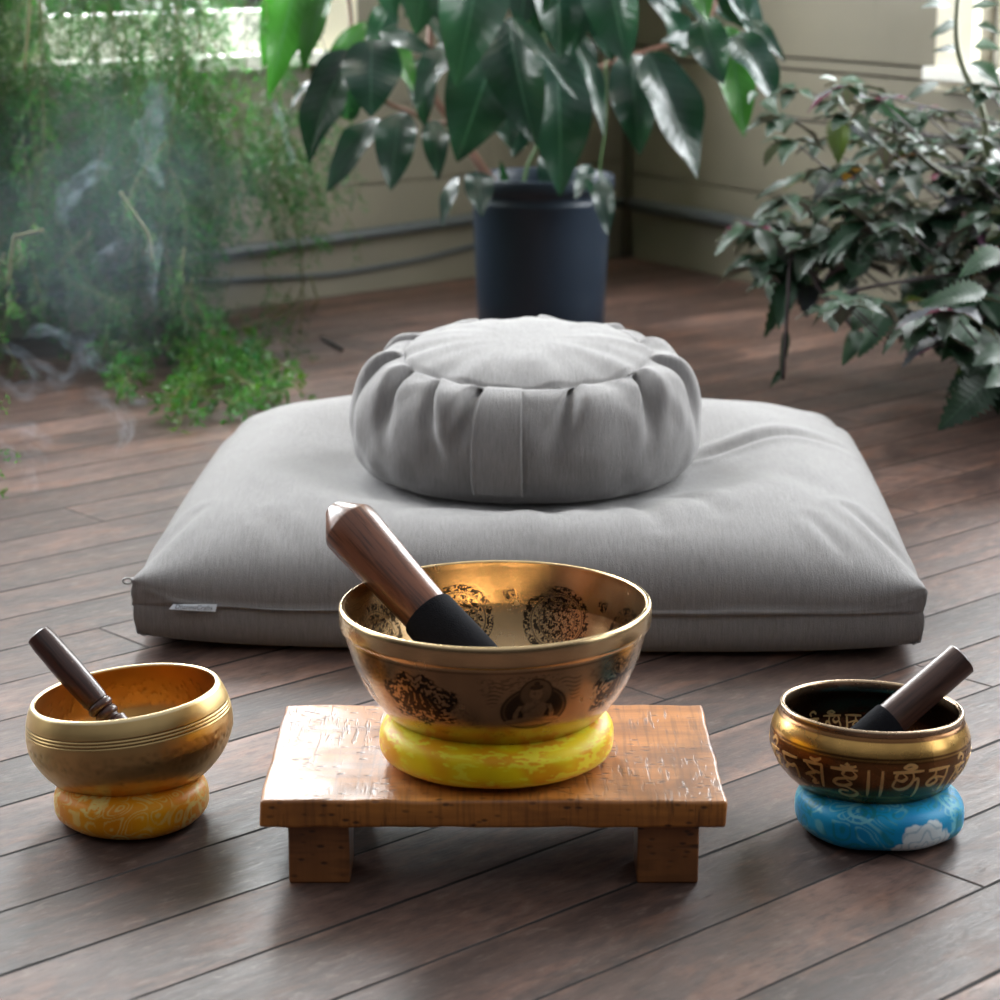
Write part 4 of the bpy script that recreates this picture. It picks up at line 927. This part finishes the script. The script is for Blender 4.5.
# --- serrated, purple-stemmed shrub on the right
def shrub():
    rnd = random.Random(7)
    base = Vector((1.13, 3.95, 0)); root = thing('potted_shrub', 'bushy shrub with dark serrated leaves and purplish undersides at the right', 'potted plant', base)
    potm = mat_simple('terracotta_grey', srgb(90, 84, 80), .6); P = lathe_pts([(0, .002), (.12, .002), (.15, .26), (.16, .262), (.16, .30), (.148, .30), (.144, .26), (0, .26)], 64); grid_obj('pot', P, potm, root)
    stem_m = mat_simple('purple_stem', srgb(46, 32, 36), .6); pale = mat_simple('pale_green_stem', srgb(104, 110, 84), .6)
    fol = MB(); st = MB(); top = base + Vector((0, 0, .27))
    def w2l(p): return Vector(p) - base
    D, Lt, Yl, Pu = (1, 1, 1), (1.5, 1.6, 1.5), (5.5, 2.6, .5), (4.2, 1.5, 3.6)
    ends = [] # region filled by the shrub, in the photograph's frame
    poly = [(768, 95), (800, 82), (850, 84), (900, 100), (960, 88), (1040, 70), (1090, 150), (1090, 380), (1010, 400), (950, 350), (900, 325), (880, 300), (840, 318), (812, 310), (800, 330), (772, 320), (752, 262), (745, 235), (778, 200), (800, 190), (806, 160), (775, 125)]
    def inside(x, y):
        c = False; j = len(poly) - 1
        for i in range(len(poly)):
            (xi, yi), (xj, yj) = poly[i], poly[j]
            if (yi > y) != (yj > y) and x < (xj - xi) * (y - yi) / (yj - yi) + xi: c = not c
            j = i
        return c
    def rosette(p, size, k, outward, tints):
        for i in range(k):
            a = 2 * math.pi * i / k + rnd.uniform(-.4, .4); d = (Vector((math.cos(a), math.sin(a), rnd.uniform(-.5, .15))) + outward * .7); d.normalize()
            L_ = size * rnd.uniform(.7, 1.15); T = p + d * L_ + Vector((0, 0, -L_ * rnd.uniform(.05, .5))); leaf(fol, w2l(p), w2l(T), L_ * rnd.uniform(.5, .66), Vector((0, 0, 1)) + d * .2, droop=.14, fold=rnd.uniform(.15, .5), wavy=.12, serr=9, tint=rnd.choice(tints), twist=rnd.uniform(-.5, .5), rnd=rnd)
    cnt = 0
    while cnt < 215:
        x, y = rnd.uniform(740, 1090), rnd.uniform(75, 400)
        if not inside(x, y): continue
        if x < 850 and 105 < y < 205 and rnd.random() < .45: continue
        cnt += 1; Y = rnd.uniform(3.55, 4.35) - (.25 if y > 290 else 0); E_ = atY(x, y, Y); out = (E_ - top); out.z *= .3; out.normalize()
        sz = rnd.uniform(.055, .09) if y > 200 else rnd.uniform(.035, .065)
        rosette(E_, sz, rnd.choice([4, 5, 6]), out * .6 + Vector((0, 0, .0)), [D, D, D, Lt, Lt, Pu if rnd.random() < .25 else D, Yl if rnd.random() < .15 else D])
        if cnt % 4 == 0:
            mid = top.lerp(E_, .5) + Vector((0, 0, .07)); C_ = catmull([tuple(w2l(top)), tuple(w2l(top.lerp(mid, .5) + Vector((rnd.uniform(-.03, .03), 0, .05)))), tuple(w2l(mid)), tuple(w2l(E_))], 5); st.tube([Vector(c) for c in C_], list(np.linspace(.003, .0012, len(C_))), 6)
            for f in (.55, .72, .86):
                q = Vector(C_[int(f * (len(C_) - 1))]) + base; rosette(q, sz * 1.1, 2, out, [D, D, Lt, Pu if rnd.random() < .2 else D])
        else:
            q = E_ + Vector((out.x * -.07, .02, -.05)); st.tube([w2l(q), w2l(E_)], [.0018, .0012], 5)
    # leaves one can point to: base px, tip px, width px, Y, tint
    for (b, t, w, Y, tint) in [((992, 378), (938, 430), 42, 3.35, D), ((872, 302), (852, 332), 30, 3.5, Lt), ((888, 308), (858, 358), 26, 3.55, Lt), ((858, 330), (842, 366), 20, 3.5, Lt), ((905, 310), (922, 357), 24, 3.6, D), ((985, 290), (921, 308), 26, 3.35, Lt),
                               ((1000, 250), (958, 278), 24, 3.3, Lt), ((970, 325), (942, 360), 34, 3.4, Lt), ((1000, 335), (960, 378), 34, 3.45, D), ((1005, 350), (972, 366), 24, 3.35, Lt), ((1010, 372), (985, 388), 26, 3.3, Lt), ((800, 255), (764, 338), 26, 3.8, D), ((790, 280), (778, 330), 22, 3.75, Lt),
                               ((838, 118), (838, 165), 24, 3.8, Yl), ((852, 124), (876, 146), 16, 3.75, Pu), ((938, 83), (902, 104), 11, 3.8, D), ((972, 62), (1000, 88), 22, 3.7, Lt), ((790, 180), (755, 200), 8, 3.85, D), ((822, 196), (872, 205), 24, 3.75, D), ((865, 100), (915, 128), 16, 3.7, Lt),
                               ((764, 100), (778, 116), 15, 3.8, Lt), ((756, 92), (748, 104), 9, 3.8, Lt), ((840, 80), (866, 84), 10, 3.75, Lt), ((838, 82), (818, 78), 8, 3.75, Lt), ((950, 5), (920, 8), 12, 3.8, D), ((958, 22), (930, 38), 12, 3.8, D), ((975, 45), (1000, 50), 14, 3.8, Lt), ((960, 50), (932, 52), 10, 3.8, D), ((975, 25), (1000, 35), 14, 3.75, D), ((782, 370), (770, 388), 8, 3.7, D), ((786, 330), (780, 372), 10, 3.72, D),
                               ((972, 8), (1000, 5), 12, 3.75, D), ((775, 232), (732, 245), 10, 3.85, D), ((790, 250), (735, 275), 9, 3.85, D), ((800, 235), (770, 252), 18, 3.8, Lt), ((830, 175), (812, 205), 14, 3.8, Pu)]:
        B, T = atY(b[0], b[1], Y + .03), atY(t[0], t[1], Y - .02); leaf(fol, w2l(B), w2l(T), w * Y / FPX, Vector((rnd.uniform(-.4, .4), -1, .8)), droop=.12, fold=.3, wavy=.12, serr=11, tint=tint, rnd=rnd)
    q = MB(); C_ = catmull([tuple(w2l(top)), tuple(w2l(atY(1010, 200, 3.8))), tuple(w2l(atY(982, 110, 3.8))), tuple(w2l(atY(962, 65, 3.8))), tuple(w2l(atY(956, 30, 3.8))), tuple(w2l(atY(960, -30, 3.8)))], 8); q.tube([Vector(c) for c in C_], list(np.linspace(.007, .0035, len(C_))), 8)
    C_ = catmull([tuple(w2l(top)), tuple(w2l(atY(960, 180, 3.75))), tuple(w2l(atY(912, 148, 3.72))), tuple(w2l(atY(870, 124, 3.75))), tuple(w2l(atY(838, 120, 3.78))), tuple(w2l(atY(838, 84, 3.78)))], 8); q.tube([Vector(c) for c in C_], list(np.linspace(.006, .0025, len(C_))), 8)
    o = q.build('stem', pale, None, label=None); o.parent = root; o['label'] = 'pale green woody stem'
    C2 = catmull([tuple(w2l(top)), tuple(w2l(atY(880, 285, 3.6))), tuple(w2l(atY(830, 300, 3.7))), tuple(w2l(atY(795, 250, 3.75))), tuple(w2l(atY(788, 300, 3.72))), tuple(w2l(atY(783, 380, 3.7)))], 6); st.tube([Vector(c) for c in C2], .003, 6)
    o = st.build('branches', stem_m); o.parent = root
    o = fol.build('foliage', mat_leaf('serrated_leaf', srgb(29, 56, 40), srgb(62, 48, 64), .43, .20)); o.parent = root
shrub()

# --- feathery fern trailing down on the left
def fern():
    rnd = random.Random(3); base = Vector((-1.38, 4.30, 0))
    root = thing('trailing_fern', 'feathery green asparagus fern trailing from above down to the floor at the left', 'fern', base)
    woodm = mat_simple('stand_wood', srgb(96, 72, 52), .5); s = MB()
    for sx in (-1, 1):
        for sy in (-1, 1): s.box((sx * .11, sy * .11, .5), (.03, .03, 1.0))
    s.box((0, 0, 1.01), (.30, .30, .025)); o = s.build('stand', woodm, None, False); o.parent = root
    P = lathe_pts([(0, 1.024), (.09, 1.024), (.13, 1.2), (.14, 1.2), (.14, 1.23), (.13, 1.23), (.126, 1.2), (0, 1.19)], 48); grid_obj('pot', P, mat_simple('clay_pot', srgb(130, 84, 62), .8), root)
    top = base + Vector((0, 0, 1.2))
    st = MB(); nv = []; nt = []; nf = []
    def w2l(p): return Vector(p) - base
    def needles(p, d, L_, k, wid, tint):
        for _ in range(k):
            v = Vector((rnd.gauss(0, 1), rnd.gauss(0, 1), rnd.gauss(0, 1))).normalized() * .9 + d * .7; v.normalize(); side = v.cross(Vector((rnd.gauss(0, 1), rnd.gauss(0, 1), rnd.gauss(0, 1)))).normalized() * wid
            q = w2l(p); l_ = L_ * rnd.uniform(.6, 1.2); b = len(nv); nv.extend([q - side * .5, q + v * l_ * .5 - side * .0 + side * .6, q + v * l_, q + v * l_ * .5 - side * .6]); nf.append((b, b + 1, b + 2, b + 3)); nt.extend([tint] * 4)
    def frond(path, brl, every, nl, k, wid, tint, r=.0016, dens=1.0):
        C_ = catmull([tuple(p) for p in path], 8); C_ = [Vector(c) for c in C_]; st.tube([w2l(c) for c in C_], list(np.linspace(r, r * .5, len(C_))), 5)
        acc = 0
        for i in range(1, len(C_)):
            acc += (C_[i] - C_[i - 1]).length; t = i / len(C_)
            while acc > every:
                acc -= every; d = (C_[i] - C_[i - 1]).normalized()
                if rnd.random() > dens: continue
                a = Vector((rnd.gauss(0, 1), rnd.gauss(0, .7), rnd.gauss(0, .5) - .15)); a = (a - d * a.dot(d)).normalized(); bd = (a + d * .6 + Vector((0, 0, -.2))).normalized(); bl = brl * rnd.uniform(.5, 1.1) * (1 - .5 * t)
                m = max(3, int(bl / .009)); p0 = C_[i] - d * rnd.random() * every
                tt_ = tuple(c * rnd.uniform(.6, 1.35) for c in tint)
                st.tube([w2l(p0), w2l(p0 + bd * bl)], [.0006, .0004], 3)
                for j in range(m): needles(p0 + bd * bl * (j + 1) / m + Vector((0, 0, -.012 * (j / m) ** 2)), bd, nl, k, wid, tt_)
    G1, G2, G3, GB = (1, 1, 1), (.75, .85, .85), (1.5, 1.5, 1.1), (1.75, 1.35, 1.0)
    # long trailing stems: start x above the frame, end x/y where they stop
    for i in range(105):
        x0 = rnd.uniform(-60, 330) * .95 - 10
        if x0 > 200 and rnd.random() < .55: continue
        Y = rnd.uniform(4.15, 4.62) + (.25 if x0 > 200 else 0)
        endy = rnd.uniform(150, 370) if x0 < 190 else rnd.uniform(60, 260); x1 = x0 + rnd.uniform(-40, 60)
        path = [top + Vector((rnd.uniform(-.05, .05), rnd.uniform(-.05, .05), 0)), (top + atY(x0, -160, Y)) / 2 + Vector((0, 0, .15)), atY(x0, -120, Y)]
        yy = -40
        while yy < endy: path.append(atY(x0 + (x1 - x0) * max(0, (yy / endy)) + rnd.uniform(-14, 14), yy, Y + rnd.uniform(-.04, .04))); yy += rnd.uniform(70, 110)
        path.append(atY(x1, endy, Y - .05))
        frond(path, rnd.uniform(.06, .10), .014, .015, 5, .0019, rnd.choice([G1, G1, G2, G2, G3]), dens=.9 if x0 < 200 else .75)
    for i in range(42):   # fuller growth between the window and the runner
        x0 = rnd.uniform(90, 300); y0 = rnd.uniform(62, 140); Y = rnd.uniform(4.4, 4.8); ln = rnd.uniform(90, 190) * (1 if x0 < 230 else .7)
        frond([atY(x0, y0, Y), atY(x0 + rnd.uniform(-25, 25), y0 + ln * .5, Y - .02), atY(x0 + rnd.uniform(-35, 45), y0 + ln, Y - .05)], .085, .012, .015, 5, .0019, rnd.choice([G1, G1, G2]))
    for i in range(40):   # shorter tufts filling the lower left
        x0 = rnd.uniform(-40, 200); y0 = rnd.uniform(120, 300); Y = rnd.uniform(4.1, 4.5); frond([atY(x0, y0, Y), atY(x0 + rnd.uniform(-30, 30), y0 + 40, Y - .02), atY(x0 + rnd.uniform(-50, 50), y0 + rnd.uniform(60, 95), Y - .05)], .07, .012, .014, 5, .0019, rnd.choice([G1, G2, G3]))
    # thin woody runner reaching the floor at x~300
    frond([atY(255, 150, 4.6), atY(275, 180, 4.6), atY(292, 215, 4.6), atY(300, 250, 4.62), atY(303, 290, 4.65), atY(300, 335, 4.62)], .05, .03, .011, 4, .0013, G2, .003, .6)
    frond([atY(292, 205, 4.6), atY(330, 200, 4.55), atY(352, 225, 4.5), atY(362, 262, 4.5)], .035, .02, .012, 4, .0013, G2, .0012, .8)
    for pts in ([(245, 335), (270, 320), (298, 300), (303, 285)], [(310, 275), (318, 300), (312, 312)], [(303, 300), (290, 325), (287, 340)]): st.tube([w2l(atY(x, y, 4.62)) for x, y in pts], .002, 5)
    # light stem at the far left
    for pts, Y in (([(30, -10), (28, 30), (24, 70)], 3.9), ([(8, 285), (14, 240), (20, 236), (44, 230)], 3.7), ([(120, 192), (135, 215), (148, 235), (152, 262)], 3.7)):
        C_ = catmull([tuple(atY(x, y, Y)) for x, y in pts], 5); st.tube([w2l(c) for c in C_], .0032, 6); frond([Vector(c) for c in C_], .03, .02, .012, 5, .0018, GB, .001, .8)
    for i in range(9): x0 = rnd.uniform(-10, 22); y0 = rnd.uniform(225, 320); frond([atY(x0, y0, 3.75), atY(x0 + rnd.uniform(-8, 12), y0 + 22, 3.72)], .03, .009, .011, 5, .002, GB, .001)
    # bright sprigs lying on the boards
    for pts in ([(215, 345), (192, 372), (168, 402)], [(222, 340), (200, 365), (188, 400), (182, 414)], [(200, 352), (218, 376), (240, 366)], [(215, 356), (236, 362), (258, 340)], [(228, 370), (250, 385), (272, 388), (298, 384)], [(248, 392), (268, 376), (286, 362)],
                [(180, 330), (178, 300), (182, 280)], [(250, 372), (254, 355), (258, 336)], [(262, 396), (280, 392), (296, 388)], [(170, 350), (150, 345), (120, 360)], [(160, 330), (190, 345), (225, 352)], [(200, 300), (215, 320), (226, 346)], [(100, 340), (125, 365), (130, 385)], [(240, 392), (234, 404), (226, 398)]):
        # follow the floor a few centimetres up
        P_ = []
        for j, (x, y) in enumerate(pts): p = atZ(x, y, .035); P_.append(p if p.y < 4.45 else atY(x, y, 4.45))
        frond(P_, .055, .014, .022, 3, .0048, rnd.choice([GB, GB, G3]), .0014)
    for i in range(26):   # darker growth behind them
        x0 = rnd.uniform(70, 300); y0 = rnd.uniform(295, 350); Y = rnd.uniform(4.3, 4.6); frond([atY(x0, y0 - 30, Y), atY(x0 + rnd.uniform(-20, 20), y0, Y), atY(x0 + rnd.uniform(-40, 40), min(y0 + 25, 372), Y - .05)], .05, .013, .012, 5, .0016, G2, .0012)
    for pts in ([(-6, 405), (4, 400), (6, 392)], [(-6, 452), (6, 449), (16, 452)], [(-8, 470), (0, 472), (4, 476)], [(-5, 490), (4, 493), (8, 488)]): frond([atY(x, y, 2.95) for x, y in pts], .014, .010, .008, 3, .002, GB, .0008)
    o = st.build('stems', mat_simple('fern_stem', srgb(96, 98, 58), .6)); o.parent = root
    m = NT('fern_needles'); c = m.mix(1.0, m.mix(.0, srgb(50, 100, 54), (0, 0, 0, 1)), m.attr(), 'MULTIPLY'); b = m.n('ShaderNodeBsdfPrincipled'); m.put(b.inputs['Base Color'], c); b.inputs['Roughness'].default_value = .45
    tr = m.n('ShaderNodeBsdfTranslucent'); m.put(tr.inputs[0], m.mix(1.0, c, (1.6, 1.5, .8, 1), 'MULTIPLY')); mx = m.n('ShaderNodeMixShader'); mx.inputs[0].default_value = .4; m.l(b.outputs[0], mx.inputs[1]); m.l(tr.outputs[0], mx.inputs[2]); m.l(mx.outputs[0], m.out.inputs[0])
    o = mesh_obj('foliage', nv, nf, m.m, None, False, cols=nt); o.parent = root
    print('needles', len(nf))
fern()

# --- small twig on the boards by the wall
tw = MB(); a, b = atZ(322, 338, .004), atZ(342, 350, .004); tw.tube([a, (a + b) / 2 + Vector((0, 0, .001)), b], [.004, .0045, .0035], 7)
prop(tw.build('twig', mat_simple('dark_twig', srgb(36, 30, 28), .8)), 'short dark twig lying on the floor between the fern and the blue pot', 'twig')

# ------------------------------------------------------------------ incense smoke drifting at the left
def smoke():
    rnd = random.Random(2); mb = MB()
    def wisp(pts, Y, wid, thick, dens=1):
        """pts px,py ; a soft-edged ribbon of smoke with a lens-shaped section"""
        C_ = catmull([tuple(atY(x, y, Y + rnd.uniform(-.02, .02))) for x, y in pts], 7); m = len(C_); vs = []; n = 12
        for i in range(m):
            t = i / (m - 1); tan = Vector(C_[min(i + 1, m - 1)] - C_[max(i - 1, 0)]).normalized(); sd = tan.cross(Vector((0, 1, 0))).normalized(); dp = sd.cross(tan)
            w = wid * (math.sin(math.pi * (t * .94 + .03)) ** .7) * (1 + .35 * math.sin(t * 17 + wid * 900)); th = thick * (math.sin(math.pi * (t * .94 + .03)) ** .8)
            for k in range(n): a = 2 * math.pi * k / n; vs.append(Vector(C_[i]) + sd * (w * math.cos(a)) + dp * (th * math.sin(a)))
        fs = [(i * n + k, i * n + (k + 1) % n, (i + 1) * n + (k + 1) % n, (i + 1) * n + k) for i in range(m - 1) for k in range(n)] + [tuple(range(n))[::-1], tuple((m - 1) * n + k for k in range(n))]
        mb.add(vs, fs)
    W_ = [([(58, 222), (64, 200), (80, 182), (102, 170)], .010, .02), ([(62, 196), (80, 178), (100, 166), (108, 172)], .007, .015), ([(138, 215), (150, 235), (152, 262), (148, 290)], .007, .015), ([(146, 225), (156, 248), (150, 275), (156, 310)], .005, .015),
          ([(92, 262), (104, 254), (116, 243)], .006, .015), ([(140, 130), (146, 155), (154, 170), (160, 185)], .010, .018), ([(150, 70), (158, 100), (150, 135), (152, 165)], .016, .02), ([(285, 118), (288, 140), (292, 160), (286, 165)], .004, .01), ([(270, 100), (280, 115), (284, 135)], .004, .01),
          ([(0, 345), (22, 352), (40, 372), (70, 378), (84, 350), (76, 335)], .010, .015), ([(-5, 375), (15, 392), (40, 388), (66, 392)], .009, .015), ([(20, 340), (45, 330), (72, 345), (80, 370)], .007, .013), ([(90, 330), (84, 350), (96, 366), (112, 372)], .006, .013),
          ([(110, 400), (122, 415), (126, 432), (116, 452)], .006, .013), ([(116, 395), (130, 422), (128, 440), (120, 455)], .004, .012), ([(-5, 428), (20, 428), (38, 436), (52, 446)], .009, .014), ([(0, 440), (10, 455), (8, 468)], .006, .012), ([(20, 440), (36, 452), (42, 466)], .004, .01), ([(24, 452), (30, 475), (36, 495)], .004, .01), ([(130, 405), (140, 402), (146, 404)], .005, .01), ([(85, 392), (100, 400), (112, 412)], .008, .012)]
    for pts, w, th in W_:
        base_y = max(p[1] for p in pts); Y = 3.45 if base_y < 400 else 3.05
        wisp(pts, Y, w * 1.5, th)
        for _ in range(2):
            o = (rnd.uniform(-7, 7), rnd.uniform(-6, 6)); wisp([(x + o[0] + rnd.uniform(-3, 3), y + o[1]) for x, y in pts], Y + rnd.uniform(-.05, .05), w * .8, th * .7)
    t = NT('incense_smoke'); v = t.coord(); n = t.noise(v, 38, 3, .6, 1.0); sc_ = t.n('ShaderNodeVolumeScatter'); sc_.inputs['Color'].default_value = (.66, .84, 1, 1)
    t.put(sc_.inputs['Density'], t.math('MULTIPLY', t.ramp(n, [(.36, 0), (.70, 1)]), 5.0)); t.l(sc_.outputs[0], t.out.inputs['Volume'])
    o = mb.build('incense_smoke', t.m); bm_ = bmesh.new(); bm_.from_mesh(o.data); bmesh.ops.recalc_face_normals(bm_, faces=bm_.faces); bm_.to_mesh(o.data); bm_.free(); prop(o, 'thin blue-white wisps of incense smoke curling in front of the fern', 'smoke', kind='stuff')
    # the thinner haze they dissolve into
    bm = bmesh.new(); bmesh.ops.create_uvsphere(bm, u_segments=48, v_segments=24, radius=1)
    me = bpy.data.meshes.new('smoke_haze'); bm.to_mesh(me); bm.free(); o = bpy.data.objects.new('smoke_haze', me); COL.objects.link(o)
    o.location = atY(105, 225, 3.45); o.scale = (.36, .22, .36)
    t = NT('smoke_haze'); v = t.coord(); n = t.noise(v, 2.6, 4, .6, 1.4); s2 = t.n('ShaderNodeVolumeScatter'); s2.inputs['Color'].default_value = (.66, .86, 1, 1)
    g = t.n('ShaderNodeTexGradient', gradient_type='SPHERICAL'); t.l(v, g.inputs[0]); n = t.math('MULTIPLY', n, t.math('POWER', g.outputs['Fac'], .6))
    t.put(s2.inputs['Density'], t.math('MULTIPLY', t.ramp(n, [(.24, 0), (.60, 1)]), .75)); t.l(s2.outputs[0], t.out.inputs['Volume']); me.materials.append(t.m)
    prop(o, 'soft bluish smoke haze hanging among the fern fronds', 'haze', kind='stuff')
smoke()
